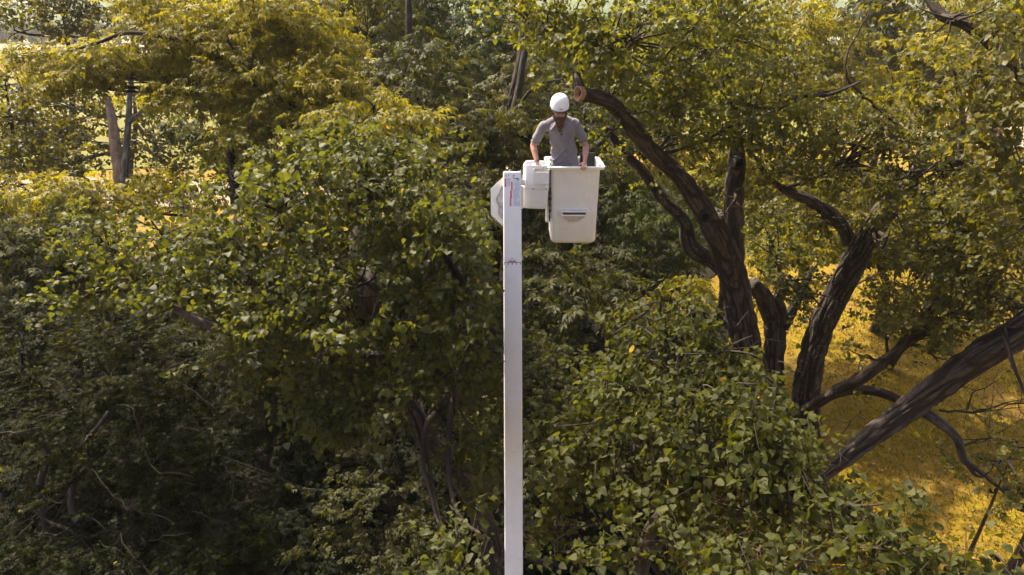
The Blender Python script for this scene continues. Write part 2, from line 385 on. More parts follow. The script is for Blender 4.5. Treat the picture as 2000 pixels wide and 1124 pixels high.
# where branches have been kept clear of the lift and leave the bark showing
CLEAR = [([(1003, 330), (1004, 1200)], 30, 10.6), ([(975, 340), (975, 450)], 20, 10.3), ([(1125, 310), (1122, 480)], 66, 11.2), ([(1048, 310), (1048, 420)], 34, 11), ([(1093, 185), (1098, 320)], 55, 10.7), ([(1128, 182), (1195, 205)], 24, 11.3),
    ([(1452, 640), (1440, 590), (1418, 500), (1378, 420), (1320, 335), (1288, 300)], 42, 17.5), ([(1436, 420), (1442, 318)], 26, 14.4), ([(1405, 440), (1430, 470)], 34, 15.5),
    ([(1225, 232), (1250, 262)], 16, 12), ([(1390, 508), (1340, 470), (1325, 430), (1290, 390)], 16, 16),
    ([(1510, 700), (1512, 610), (1480, 562)], 30, 17.4), ([(1575, 760), (1600, 650), (1640, 575)], 34, 17.5), ([(1655, 545), (1690, 480)], 26, 16),
    ([(1528, 366), (1610, 405), (1655, 460)], 20, 15.8),
    ([(1720, 850), (1800, 780), (1880, 718), (1965, 665), (2040, 610)], 42, 14.5), ([(1720, 845), (1615, 925)], 17, 14), ([(1640, 765), (1735, 700), (1800, 655)], 16, 15.5), ([(1868, 855), (1890, 905), (1950, 960)], 18, 13.6),
    ([(815, 790), (835, 860), (880, 790)], 26, 9.5), ([(715, 540), (722, 600)], 22, 13.4), ([(905, 545), (880, 505)], 14, 9), ([(350, 600), (410, 635)], 12, 9.3),
    ([(213, 205), (232, 330)], 16, 23.6), ([(255, 150), (246, 330)], 14, 23.8), ([(1800, 0), (1840, 35), (1890, 55)], 12, 11.5), ([(1022, 115), (990, 200)], 20, 19.5), ([(452, 300), (455, 390)], 10, 16.3)]
def clear_mask(P, zones=None):
    px, py, d = project(P); out = np.ones(len(P), bool)
    for L, w, dm in (zones or CLEAR):
        for (ax_, ay), (bx_, by_) in zip(L, L[1:]):
            vx, vy = bx_-ax_, by_-ay; t = np.clip(((px-ax_)*vx+(py-ay)*vy)/(vx*vx+vy*vy), 0, 1)
            dist = np.hypot(px-ax_-t*vx, py-ay-t*vy); ww = w*(.75+.5*noise3(P*3, 5))
            out &= ~((dist < ww) & (d < dm))
    return out
BOOM_A, BOOM_B = W(1000.5, 335, 9.62), W(1003.5, 1124, 9.5)
BOOM_B = BOOM_A + (BOOM_B-BOOM_A)*1.85
def off_boom(P):
    v = BOOM_B-BOOM_A; t = np.clip((P-BOOM_A)@v/(v@v), 0, 1); return np.linalg.norm(P-BOOM_A-t[:, None]*v, axis=1) > .36
def lift_free(P): P = np.asarray(P); return clear_mask(P, CLEAR[:5]) & off_boom(P)
def qbez(a, m, b, n):
    t = np.linspace(0, 1, n)[:, None]; return a*(1-t)**2 + 2*m*t*(1-t) + b*t*t
def make_crown(tree, blobs, kind, m, skel, cover=4.0, size=1.0, seed=0, twigs=True, limb_r=.05, limb_m=None, yellow=.002, name='crown', single=False, spread=.42, twname='twigs', bare=0):
    """blobs: (px, py, depth, rx_px, ry_px, rdepth_m[, cover factor]); skel: (n,3) points the branches start from"""
    rng = np.random.RandomState(seed); LM, LC = [], []; tw = Tubes(); skel = np.atleast_2d(np.asarray(skel, float))
    lsz = SIZE[kind]*size
    for bl in blobs:
        px, py, d, rx, ry, rd = bl[:6]; cf = bl[6] if len(bl) > 6 else 1
        c = W(px, py, d); rx, ry = rx/F*d, ry/F*d
        A = math.pi*rx*ry; nleaf = cover*cf*A/(lsz*lsz*AREA[kind]); tmpl = SPRAYS[kind]
        nspray = max(2, int(nleaf/len(tmpl[0]))); per = max(3, int(9/size)) if kind == 'cw' else 12
        ncl = max(2, int(nspray/per)); per = max(1, int(round(nspray/ncl)))
        st = skel[np.argmin(np.linalg.norm(skel-c, axis=1)+.6*np.maximum(0, skel[:, 2]-c[2]))]
        mid = (st+c)/2 + rng.normal(0, .12, 3)*np.linalg.norm(c-st) + np.array([0, 0, -.1*np.linalg.norm(c-st)])
        lp = qbez(st, mid, c, 9); Ld = np.linalg.norm(c-st); r0 = limb_r*(.5+.25*min(Ld, 4))
        if lift_free(lp).all() or Ld < .6: tw.add(lp + rng.normal(0, .02, lp.shape)*np.linspace(0, 1, 9)[:, None], np.linspace(r0, r0*.35, 9), 7)
        dirs = rng.normal(0, 1, (ncl, 3)); dirs /= np.linalg.norm(dirs, axis=1)[:, None]
        flip = (dirs[:, 2] > 0) & (rng.rand(ncl) < .45); dirs[flip, 2] *= -1     # [right, up, depth]: more on the near side
        u = rng.uniform(.2, 1.0, ncl)**.5 * (1 + .35*(noise3(dirs*2.2+seed, seed)-.5))
        dirs *= u[:, None]
        cc = c + dirs[:, :1]*rx*RT + dirs[:, 1:2]*ry*UP + dirs[:, 2:]*rd*FWD
        cc[:, 2] = np.maximum(cc[:, 2], .25)
        rc = spread*min(1.0, .45+.5*min(rx, ry))*(size**.5)
        cok = lift_free(cc)
        for k in range(ncl):
            if not cok[k]: continue
            j = rng.randint(3, 9); o = lp[j]; e = cc[k]; mm = (o+e)/2 + rng.normal(0, .12, 3) + np.array([0, 0, .05])
            if twigs and lift_free(qbez(o, mm, e, 12)).all(): tw.add(qbez(o, mm, e, 6), np.linspace(.018, .006, 6)*(1+.6*limb_r/.05*.5), 4)
            ns = max(1, int(per*rng.uniform(.6, 1.4))); off = rng.normal(0, 1, (ns, 3))*np.array([rc, rc, rc*.5])
            pos = e+off; out = pos-c; yaw = np.arctan2(out[:, 1], out[:, 0]) + rng.normal(0, .8, ns)
            pit = rng.normal({'cw': .1, 'be': .25, 'fine': 0}[kind], .35, ns); rol = rng.normal(0, .4, ns)
            Xd = np.stack([np.cos(yaw)*np.cos(pit), np.sin(yaw)*np.cos(pit), -np.sin(pit)], -1)
            up = np.array([0, 0, 1.0])+rng.normal(0, .25, (ns, 3)); Yd = np.cross(up, Xd); Yd /= np.linalg.norm(Yd, axis=1)[:, None]
            S = np.tile(np.eye(4), (ns, 1, 1)); sc = rng.uniform(.8, 1.15, ns)*(size if size > 1 else 1)
            S[:, :3, 0] = Xd*sc[:, None]; S[:, :3, 1] = Yd*sc[:, None]; S[:, :3, 2] = np.cross(Xd, Yd)*sc[:, None]; S[:, :3, 3] = pos - Xd*.15*sc[:, None]
            cr = rng.uniform(0, .35); lf_ = lift_free(pos+Xd*.2) & lift_free(pos-Xd*.15)
            for q in range(ns):
                T = tmpl[rng.randint(8)]; LM.append(S[q]@T); n = len(T)
                cl = np.clip(cr + rng.uniform(0, .65, n), 0, 1); yl = (rng.rand(n) < yellow)*rng.uniform(.6, 1, n)
                LC.append(np.stack([cl, rng.rand(n), yl], -1))
                if twigs and size <= 1.3 and lf_[q]:
                    a = S[q][:3, 3]; b = a + Xd[q]*.30*sc[q] - np.array([0, 0, .02]); w = .0035
                    nrm = S[q][:3, 1]*w; zz = S[q][:3, 2]*w
                    tw.raw(np.array([a+nrm, a-nrm, a+zz, b+nrm*.4, b-nrm*.4, b+zz*.4]), np.array([[0, 1, 4, 3], [1, 2, 5, 4], [2, 0, 3, 5]]))
    LM = np.concatenate(LM); LC = np.concatenate(LC); ok_ = clear_mask(LM[:, :3, 3]) & off_boom(LM[:, :3, 3]); LM = LM[ok_]; LC = LC[ok_]
    LM[:, :3, :3] *= lsz/(size if size > 1 else 1)
    CROWNS.append(dict(tree=tree, M=LM, C=LC, kind=kind, mat=m, seed=seed, name=name, single=single, lsz=lsz))
    t = tw.build(twname, limb_m or M_TWIG, tree, 'stuff')
    return t
LEAFMESH = {}
def leaf_variant(kind, v, mt, k):
    key = (kind, v, mt.name, k)
    if key not in LEAFMESH:
        V, Fs = FINE[v] if kind == 'cw' else LEAF[kind][v]; me = bpy.data.meshes.new('leaf'); me.from_pydata([tuple(x) for x in V], [], [tuple(int(i) for i in f) for f in Fs[0]])
        a = me.attributes.new('lc', 'FLOAT_COLOR', 'POINT'); g = [.1, .3, .5, .7, .9, .4][k]
        for i in range(len(V)): a.data[i].color = (g, .5, .7 if k == 5 else 0, 1)
        me.materials.append(mt); LEAFMESH[key] = me
    return LEAFMESH[key]
def build_crowns():
    cell = 8; zb = {}
    Z = np.full((2000//cell+2, 1124//cell+2), 1e9)
    for c in CROWNS:
        px, py, d = project(c['M'][:, :3, 3]); ok = (px > 0) & (px < 2000) & (py > 0) & (py < 1124)
        ix = (np.clip(px, 0, 1999)//cell).astype(int); iy = (np.clip(py, 0, 1123)//cell).astype(int)
        np.minimum.at(Z, (ix[ok], iy[ok]), d[ok]); c['p'] = (ix, iy, d, ok)
    tris = 0
    for c in CROWNS:
        n = len(c['M']); rng = np.random.RandomState(c['seed']+99); var = rng.randint(len(LEAF[c['kind']]), size=n)
        keep = np.ones(n, bool)
        if c['single']:
            ix, iy, d, ok = c['p']; vis = ok & (d <= Z[ix, iy]+.10); s = np.linalg.norm(c['M'][:, :3, 1], axis=1)/d
            s = np.where(vis & (s*F > 9.5), s, 0); pick = np.argsort(-s)[:299]; pick = pick[s[pick] > 0]
            keep[pick] = False
            for i in pick:
                k = 5 if c['C'][i, 2] > .3 else int(c['C'][i, 0]*4.99)
                o = bpy.data.objects.new('leaf', leaf_variant(c['kind'], var[i], c['mat'], k)); COL.objects.link(o)
                o.parent = c['tree']; o.matrix_parent_inverse = Matrix.Translation(c['tree'].location).inverted()
                o.matrix_basis = Matrix(c['M'][i].tolist())
        Vs, Fs, As, off = [], [], [], 0
        for v, (V, Fl) in enumerate(LEAF[c['kind']]):
            sel = keep & (var == v); m = c['M'][sel]
            if not len(m): continue
            P = np.einsum('nij,kj->nki', m[:, :3, :3], V) + m[:, None, :3, 3]
            f = Fl[0][None] + (np.arange(len(m))*len(V))[:, None, None] + off
            Vs.append(P.reshape(-1, 3)); Fs.append(f.reshape(-1, f.shape[-1])); off += len(m)*len(V)
            a = np.ones((len(m), len(V), 4)); a[..., :3] = c['C'][sel][:, None, :]; As.append(a.reshape(-1, 4))
            tris += f.shape[0]*f.shape[1]*(f.shape[2]-2)
        o = mesh_np(c['name'], np.vstack(Vs), Fs, c['mat'], c['tree'], attr=np.vstack(As))
        o['kind'] = 'stuff'
        print('crown', c['tree'].name, n, 'single', int((~keep).sum()))
    print('LEAF TRIS', tris)
#@@SETTING
# ------------------------------------------------------------------ setting
def tagk(o, kind): o['kind'] = kind; return o
def terrain(name, xs, ys, zf, m):
    X, Y = np.meshgrid(xs, ys); Z = zf(X, Y); V = np.stack([X, Y, Z], -1).reshape(-1, 3)
    idx = np.arange(len(xs)*len(ys)).reshape(len(ys), len(xs))
    q = np.stack([idx[:-1, :-1], idx[:-1, 1:], idx[1:, 1:], idx[1:, :-1]], -1).reshape(-1, 4)
    return tagk(mesh_np(name, V, [q], m, smooth=True), 'structure')
def _ground(nt, b):
    n = noise_tex(nt, .35, 6, .6); n2 = noise_tex(nt, 6, 6, .7); n3 = noise_tex(nt, .02, 3, .5)
    c = ramp(nt, n2, [(.3, (.10, .075, .006)), (.5, (.18, .125, .009)), (.7, (.25, .165, .014))])
    c = mixc(nt, ramp(nt, n, [(.42, (0, 0, 0)), (.62, (.8, .8, .8))]), c, (.17, .10, .022))
    nt.links.new(c, b.inputs['Base Color']); b.inputs['Roughness'].default_value = .95; b.inputs['Specular IOR Level'].default_value = .1
    bump(nt, b, n2, .8, .06)
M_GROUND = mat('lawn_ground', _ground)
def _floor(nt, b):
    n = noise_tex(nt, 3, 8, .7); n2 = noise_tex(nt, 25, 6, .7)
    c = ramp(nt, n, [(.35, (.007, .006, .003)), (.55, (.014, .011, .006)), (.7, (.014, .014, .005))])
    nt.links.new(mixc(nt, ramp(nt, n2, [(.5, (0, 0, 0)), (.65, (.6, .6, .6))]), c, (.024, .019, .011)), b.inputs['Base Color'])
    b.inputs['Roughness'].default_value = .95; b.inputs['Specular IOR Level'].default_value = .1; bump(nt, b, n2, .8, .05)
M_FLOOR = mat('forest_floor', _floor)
def field_mat(name, c1, c2, sc=.3):
    def f(nt, b):
        n = noise_tex(nt, sc, 7, .65); n2 = noise_tex(nt, 5, 4, .6)
        c = mixc(nt, .3, ramp(nt, n, [(.35, c1), (.65, c2)]), ramp(nt, n2, [(.35, c1), (.65, c2)]))
        nt.links.new(c, b.inputs['Base Color']); b.inputs['Roughness'].default_value = .95; b.inputs['Specular IOR Level'].default_value = .1
    return mat(name, f)
M_MEADOW = field_mat('meadow_grass', (.10, .095, .02), (.16, .145, .035))
M_TRACK = field_mat('track_dirt', (.20, .15, .10), (.28, .21, .15), 1.2)
M_FARF = field_mat('far_field', (.17, .15, .07), (.24, .21, .11), .05)
M_STRAW = field_mat('straw_field', (.26, .22, .14), (.31, .26, .17), .05)
M_HILL = field_mat('hill_woods', (.045, .065, .03), (.09, .11, .045), .06)
gz = lambda X, Y: np.where((X > 3) & (Y < 60), .12*(noise3(np.stack([X*.35, Y*.35, X*0], -1))-.5), 0.0)
terrain('ground', np.concatenate([[-2500, -800, -300, -100], np.arange(-60, 62, 1.5), [100, 300, 800, 2500]]),
        np.concatenate([[-200, -60, -20], np.arange(0, 80, 1.5), [100, 200, 500, 1200, 4000]]), gz, M_GROUND)
def patch(name, pts, z, m, n=None, rag=.4):
    rng = np.random.RandomState(len(name)); P = []
    for i in range(len(pts)):
        a, b = np.array(pts[i], float), np.array(pts[(i+1) % len(pts)], float); k = max(2, int(np.linalg.norm(b-a)/1.5)); k = min(k, 60)
        for t in np.linspace(0, 1, k, endpoint=False): P.append(a*(1-t)+b*t+rng.normal(0, rag, 2))
    bm = bmesh.new(); vs_ = [bm.verts.new((p[0], p[1], z)) for p in P]; bm.faces.new(vs_); bmesh.ops.triangulate(bm, faces=bm.faces)
    for f in bm.faces:
        if f.normal.z < 0: f.normal_flip()
    return tagk(bm_obj(name, bm, m, smooth=False), 'structure')
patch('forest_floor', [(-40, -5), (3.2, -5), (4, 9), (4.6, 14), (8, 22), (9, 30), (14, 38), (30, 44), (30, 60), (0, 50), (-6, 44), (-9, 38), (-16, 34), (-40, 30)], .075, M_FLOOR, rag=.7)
patch('meadow', [(-200, 50), (-22, 56), (0, 62), (30, 66), (60, 90), (60, 150), (-260, 150)], .08, M_MEADOW, rag=.8)
patch('dirt_track', [(-60, 47), (-34, 45.5), (-20, 43), (-8, 46), (2, 52), (2, 58), (-9, 53), (-20, 50), (-34, 52), (-60, 54)], .09, M_TRACK, rag=.3)
patch('far_field', [(-600, 170), (200, 170), (300, 330), (-700, 330)], .3, M_FARF, rag=2)
patch('straw_field', [(-600, 205), (200, 200), (220, 240), (-620, 248)], .5, M_STRAW, rag=2)
patch('dry_bank', [(34, 66), (60, 62), (80, 90), (40, 90)], .12, M_TRACK, rag=.6)
def hillf(X, Y):
    r = (Y-330)/500; return np.clip(r, 0, 1)*38*(.45+.9*noise3(np.stack([X/260, Y/260, X*0], -1), 4)) + np.clip(r*5, 0, 1)*7*noise3(np.stack([X/16, Y/16, X*0], -1), 5)-.6
terrain('hills', np.linspace(-2000, 2000, 220), np.concatenate([np.linspace(330, 900, 60), [1500]]), hillf, M_HILL)

# grass on the lawn: blades nobody could count
def grass(seed, n, xr, yr, m, hgt, wid):
    rng = np.random.RandomState(seed); X = rng.uniform(*xr, n); Y = yr[0]+(yr[1]-yr[0])*rng.rand(n)**1.5
    dens = noise3(np.stack([X*.8, Y*.8, X*0], -1), 8)*.6+noise3(np.stack([X*3, Y*3, X*0], -1), 9)*.4
    k = (dens > .38) & (X > 4.2+.12*np.maximum(0, Y-14)*1.2); X, Y = X[k], Y[k]; n = len(X)
    Z = gz(X, Y); a = rng.uniform(0, 6.28, n); h = hgt*rng.uniform(.5, 1.3, n); w = wid*rng.uniform(.6, 1.3, n)*(1+Y/40); l = rng.uniform(-.8, .8, (n, 2))*h[:, None]
    P = np.zeros((n, 4, 3)); dx, dy = np.cos(a)*w, np.sin(a)*w
    P[:, 0] = np.stack([X-dx, Y-dy, Z-.01], -1); P[:, 1] = np.stack([X+dx, Y+dy, Z-.01], -1)
    P[:, 2] = np.stack([X+dx*.6+l[:, 0]*.5, Y+dy*.6+l[:, 1]*.5, Z+h*.7], -1); P[:, 3] = np.stack([X+l[:, 0], Y+l[:, 1], Z+h], -1)
    A = np.ones((n, 4, 4)); A[..., 0] = rng.rand(n, 1); A[..., 1] = rng.rand(n, 1); A[..., 2] = (rng.rand(n, 1) < .1)*.6
    i = np.arange(n)[:, None]*4; f = np.concatenate([i+[0, 1, 2], i+[0, 2, 3]], 0)
    o = mesh_np('grass', P.reshape(-1, 3), [f], m, attr=A.reshape(-1, 4)); o['kind'] = 'stuff'
    o['label'] = 'short yellow green lawn grass under the cottonwoods at lower right'; o['category'] = 'grass'
M_GRASS = leaf_mat('grass_blade', (.10, .088, .006), (.18, .138, .009), (.26, .18, .014), (.24, .16, .04), None, .35, (1.5, 1.4, .6), rough=.6, spec=.25)
grass(1, 130000, (4, 34), (11, 50), M_GRASS, .10, .014)
def litter(n, seed):
    rng = np.random.RandomState(seed); X = rng.uniform(4, 30, n); Y = rng.uniform(11, 45, n); k = X > 4.2+.14*np.maximum(0, Y-14); X, Y = X[k], Y[k]; n = len(X); V = LEAF['cw'][1][0]
    M = rotmats(rng.normal(0, 1, (n, 3))*[1, 1, .15], np.array([0, 0, 1.0])+rng.normal(0, .3, (n, 3)))*rng.uniform(.05, .10, (n, 1, 1))
    P = np.einsum('nij,kj->nki', M, V)+np.stack([X, Y, gz(X, Y)+.05], -1)[:, None]; f = LEAF['cw'][1][1][0][None]+(np.arange(n)*len(V))[:, None, None]
    A = np.ones((n, len(V), 4)); A[..., 0] = rng.rand(n, 1); A[..., 1] = 0; A[..., 2] = (rng.rand(n, 1) < .3)*.8
    o = mesh_np('fallen_leaves', P.reshape(-1, 3), [f.reshape(-1, 3)], leaf_mat('fallen_leaf', (.05, .03, .015), (.13, .08, .03), (.24, .15, .05), (.38, .2, .03), None, .1), attr=A.reshape(-1, 4)); o['kind'] = 'stuff'
    o['label'] = 'fallen brown and yellow leaves scattered over the lawn'; o['category'] = 'leaves'
litter(5000, 3)
def undergrowth(n, seed):
    rng = np.random.RandomState(seed); X = rng.uniform(-22, 3.5, n); Y = rng.uniform(3, 30, n); Z = .1+1.3*rng.rand(n)**1.5*noise3(np.stack([X*.6, Y*.6, X*0], -1), 3)*1.6
    V = LEAF['fine'][1][0]; M = rotmats(rng.normal(0, 1, (n, 3))*[1, 1, .4], np.array([0, 0, 1.0])+rng.normal(0, .5, (n, 3)))*rng.uniform(.18, .34, (n, 1, 1))
    P = np.einsum('nij,kj->nki', M, V)+np.stack([X, Y, Z], -1)[:, None]; f = LEAF['fine'][1][1][0][None]+(np.arange(n)*len(V))[:, None, None]
    A = np.ones((n, len(V), 4)); A[..., 0] = rng.rand(n, 1); A[..., 1] = 0; A[..., 2] = 0
    o = mesh_np('undergrowth', P.reshape(-1, 3), [f.reshape(-1, 4)], M_JU, attr=A.reshape(-1, 4)); o['kind'] = 'stuff'
    o['label'] = 'low dark undergrowth covering the shaded forest floor'; o['category'] = 'undergrowth'
undergrowth(17000, 31)
#@@TREES
# ------------------------------------------------------------------ trees
def pxpath(L): return [W(*p) for p in L]
def rad(px_w, d): return px_w/2/F*d

# A: the big leaning cottonwood with the sawn limb beside the man
gA = ground_at(1512, 985)
tA = thing('cottonwood_tree', 'big leaning cottonwood with sawn hollow limb end beside the worker', 'tree', gA)
pA = [gA, W(1490, 830, 17.6), W(1462, 690, 16.6), W(1440, 590, 15.9), W(1418, 500, 15.2), W(1385, 425, 14.5)]
bark_limb('trunk', pA, [.48, .40, .36, .345, .34, .31], M_BARK, tA, amp=.05, seed=1)
pAl = [W(1400, 455, 14.8), W(1340, 360, 13.8), W(1280, 300, 12.9), W(1222, 232, 12.0), W(1190, 200, 11.4), W(1137, 183, 10.92)]
bark_limb('limb', pAl, [.26, .205, .18, .16, .15, .140], M_BARK, tA, amp=.035, seed=2)
pAv = [W(1432, 520, 15.3), W(1432, 440, 14.9), W(1433, 370, 14.5), W(1440, 310, 14.1), W(1430, 200, 13.6), W(1400, 90, 13.2), (W(1395, 20, 13))]
bark_limb('limb', pAv, [.26, .24, .225, .205, .13, .11, .09], M_BARK, tA, amp=.04, seed=3)
pAb = [W(1440, 545, 15.9), W(1395, 510, 15.9), W(1352, 485, 15.7), W(1335, 430, 15.4), W(1300, 395, 15.0), W(1255, 335, 14.6), W(1215, 290, 14.2), W(1185, 250, 13.9)]
bark_limb('limb', pAb, [.26, .22, .22, .16, .15, .13, .11, .07], M_BARKL, tA, amp=.03, seed=4)
bark_limb('branch', [W(1133, 178, 11.0), W(1128, 160, 11.0), W(1125, 130, 11.2), W(1130, 95, 11.5), W(1150, 40, 12)], [.10, .09, .07, .055, .03], M_BARK, tA, amp=.012, seed=5)
# sawn end: a shallow cone of orange wood round a hollow closed by a painted dark disc
def sawn_end(name, c, nrm, r, parent, hollow=.35):
    nrm = Vector(nrm).normalized(); q = nrm.to_track_quat('Z', 'Y').to_matrix().to_4x4(); c = Vector(c)
    n = 28; bm = bmesh.new(); rings = []
    rng = random.Random(3)
    for (rr, z) in ((.93, -.06), (.99, .0), (.95, .02), (.75, .02), (hollow*1.25, -.01), (hollow, -.06), (hollow*.6, -.14)):
        rings.append([bm.verts.new(Matrix.Translation(c) @ q @ Vector((r*rr*math.cos(a)*(1+.06*math.sin(3*a+1)), r*rr*math.sin(a)*(1+.06*math.cos(2*a)), z+rng.uniform(-.006, .006)))) for a in [2*math.pi*i/n for i in range(n)]])
    for a, b in zip(rings, rings[1:]):
        for i in range(n): bm.faces.new((a[i], a[(i+1) % n], b[(i+1) % n], b[i]))
    inner = rings[-1]; bm.faces.new(inner)
    o = bm_obj(name, bm, M_CUT, parent)
    bm = bmesh.new(); bmesh.ops.create_circle(bm, cap_ends=True, segments=20, radius=r*hollow*.95, matrix=Matrix.Translation(c-nrm*.045) @ q)
    bm_obj('hollow', bm, M_HOLLOW, o, smooth=False)
    return o
sawn_end('sawn_end', W(1130, 183, 10.84), (-.85, -.42, .12), .127, tA, .45)
def knot(c, nrm, r, parent, seed=0):
    nrm = Vector(nrm).normalized(); q = nrm.to_track_quat('Z', 'Y').to_matrix().to_4x4(); c = Vector(c); n = 24; bm = bmesh.new(); rings = []
    for (rr, z) in ((1.75, -.09), (1.5, .01), (1.2, .045), (1.0, .03), (.85, -.02), (.8, -.1)):
        rings.append([bm.verts.new(Matrix.Translation(c) @ q @ Vector((r*rr*math.cos(a)*(1+.08*math.sin(3*a+seed)), r*rr*math.sin(a)*1.1, z))) for a in [2*math.pi*i/n for i in range(n)]])
    for a, b in zip(rings, rings[1:]):
        for i in range(n): bm.faces.new((a[i], a[(i+1) % n], b[(i+1) % n], b[i]))
    o = bm_obj('knot_hole', bm, M_BARK, parent)
    bm = bmesh.new(); bmesh.ops.create_circle(bm, cap_ends=True, segments=20, radius=r*.9, matrix=Matrix.Translation(c-nrm*.03) @ q)
    bm_obj('hollow', bm, M_HOLLOW, o, smooth=False)  # flat dark disc paints the shade inside the knot hole
knot(W(1377, 424, 14.05), (-.35, -1, .1), .075, tA, 1)
knot(W(1444, 320, 13.86), (.1, -1, .05), .085, tA, 2)
SKA = np.array(pAl + pAv + pAb + [W(1130, 95, 11.5)])
make_crown(tA, [(1250, 75, 11, 170, 100, 1.4), (1070, 45, 11.2, 120, 70, 1.0, .9), (1150, 110, 11.6, 80, 50, .8, .8), (1410, 60, 12, 150, 100, 1.5), (1330, 190, 12.4, 120, 70, 1.0),
    (1180, 265, 12.2, 55, 40, .5, .6), (1480, 210, 13, 90, 90, 1), (1420, 250, 12.6, 70, 50, .6), (1330, 270, 12.4, 60, 40, .5, .7), (1000, 15, 11, 60, 40, .6, .7),
    (1430, 395, 13.6, 45, 30, .4), (1230, 215, 11.4, 45, 30, .3, .6), (1330, 330, 13.0, 60, 28, .4, .8), (1200, 180, 10.9, 30, 16, .3, .4)],
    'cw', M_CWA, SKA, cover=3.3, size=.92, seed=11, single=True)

# B: short forked stem just right of it
gB = ground_at(1530, 900)
tB = thing('cottonwood_tree', 'short forked cottonwood stem between the two big trunks, sawn on top', 'tree', gB)
bark_limb('trunk', [gB, W(1512, 760, 18.4), W(1512, 690, 17.8), W(1515, 610, 17.2), W(1512, 590, 17.0)], [.36, .30, .29, .28, .24], M_BARK, tB, amp=.045, seed=6)
bark_limb('limb', [W(1508, 620, 17.2), W(1492, 580, 16.9), W(1468, 553, 16.6)], [.27, .24, .2], M_BARK, tB, amp=.04, seed=7)
bark_limb('limb', [W(1528, 640, 17.4), W(1548, 605, 17.2), W(1570, 560, 17), W(1590, 520, 16.9)], [.16, .15, .11, .08], M_BARK, tB, amp=.02, seed=8)
bark_limb('limb', [W(1516, 600, 17.1), W(1526, 565, 16.7), W(1528, 548, 16.5)], [.17, .15, .14], M_BARK, tB, amp=.02, seed=9)
sawn_end('sawn_end', W(1527, 545, 16.4), (0, -.6, .6), .13, tB, .3)
make_crown(tB, [(1560, 545, 15.6, 75, 40, .6), (1590, 590, 15.6, 60, 40, .5), (1500, 480, 16, 60, 60, .8, .8)], 'cw', M_CW, [W(1570, 560, 17), W(1528, 548, 16.5), W(1590, 520, 16.9)], cover=3.2, size=.9, seed=12, single=True)

# C: right trunk with lichen
gC = ground_at(1580, 935)
tC = thing('cottonwood_tree', 'lichen speckled cottonwood trunk bending right, one arched bare limb on its left', 'tree', gC)
pC = [gC, W(1572, 830, 18.2), W(1578, 740, 17.6), W(1600, 650, 17.0), W(1638, 570, 16.4), W(1672, 500, 15.8), W(1705, 440, 15.4), W(1765, 375, 15.0), W(1800, 310, 14.6), W(1830, 200, 14.2)]
bark_limb('trunk', pC, [.42, .37, .36, .34, .33, .31, .29, .25, .17, .1], M_BARKL, tC, amp=.045, seed=10)
pC2 = [W(1672, 500, 15.9), W(1650, 450, 15.7), W(1625, 420, 15.4), W(1580, 392, 15.0), W(1530, 368, 14.6), W(1500, 345, 14.2), W(1470, 300, 14)]
bark_limb('limb', pC2, [.2, .18, .16, .14, .12, .07, .04], M_BARK, tC, amp=.03, seed=11)
bark_limb('branch', [W(1632, 765, 15.5), W(1680, 740, 15.0), W(1735, 700, 14.5), W(1780, 665, 14.2), W(1830, 640, 14)], [.14, .14, .12, .10, .07], M_BARKD, tC, amp=.012, seed=13)
bark_limb('branch', [W(1575, 800, 17.4), W(1632, 768, 16.2), W(1690, 762, 15.4), W(1735, 772, 14.8), W(1770, 790, 14.6)], [.16, .13, .12, .11, .08], M_BARKD, tC, amp=.012, seed=14)
bark_limb('branch', [W(1500, 225, 13.5), W(1560, 190, 13.2), W(1620, 185, 13), W(1680, 160, 12.6)], [.07, .055, .04, .025], M_BARK, tC, amp=.006, seed=15)
bark_limb('branch', [W(1870, 320, 12.4), W(1880, 240, 12.2), W(1868, 160, 12), W(1850, 110, 12)], [.07, .06, .045, .03], M_BARK, tC, amp=.006, seed=16)
bark_limb('branch', [W(1790, 330, 14.5), W(1870, 320, 12.6), W(1870, 310, 12.3)], [.1, .07, .06], M_BARK, tC, amp=.006, seed=17)
SKC = np.array(pC[5:]+pC2+[W(1880, 240, 12.2), W(1560, 190, 13.2), W(1735, 700, 14.5)])
make_crown(tC, [(1745, 385, 14.4, 50, 30, .5), (1490, 345, 14.0, 36, 30, .4), (1570, 300, 14, 110, 90, 1.2), (1690, 290, 13.6, 120, 90, 1.1), (1600, 430, 15.5, 90, 60, .8, .8), (1830, 350, 13, 110, 80, 1), (1620, 180, 14, 60, 40, .8, .7), (1540, 120, 13.5, 60, 60, .8),
    (1740, 480, 14, 70, 50, .8, .7), (1870, 480, 12.8, 110, 80, 1), (1840, 580, 12.8, 120, 60, .8), (1730, 600, 14.4, 70, 50, .7), (1960, 560, 12, 70, 90, .8), (1770, 640, 13.4, 110, 40, .6, .8), (1700, 700, 14.0, 60, 36, .5, .5), (1830, 700, 12.8, 90, 24, .4, .5)],
    'cw', M_CWB, SKC, cover=3.3, size=.92, seed=13, single=True)

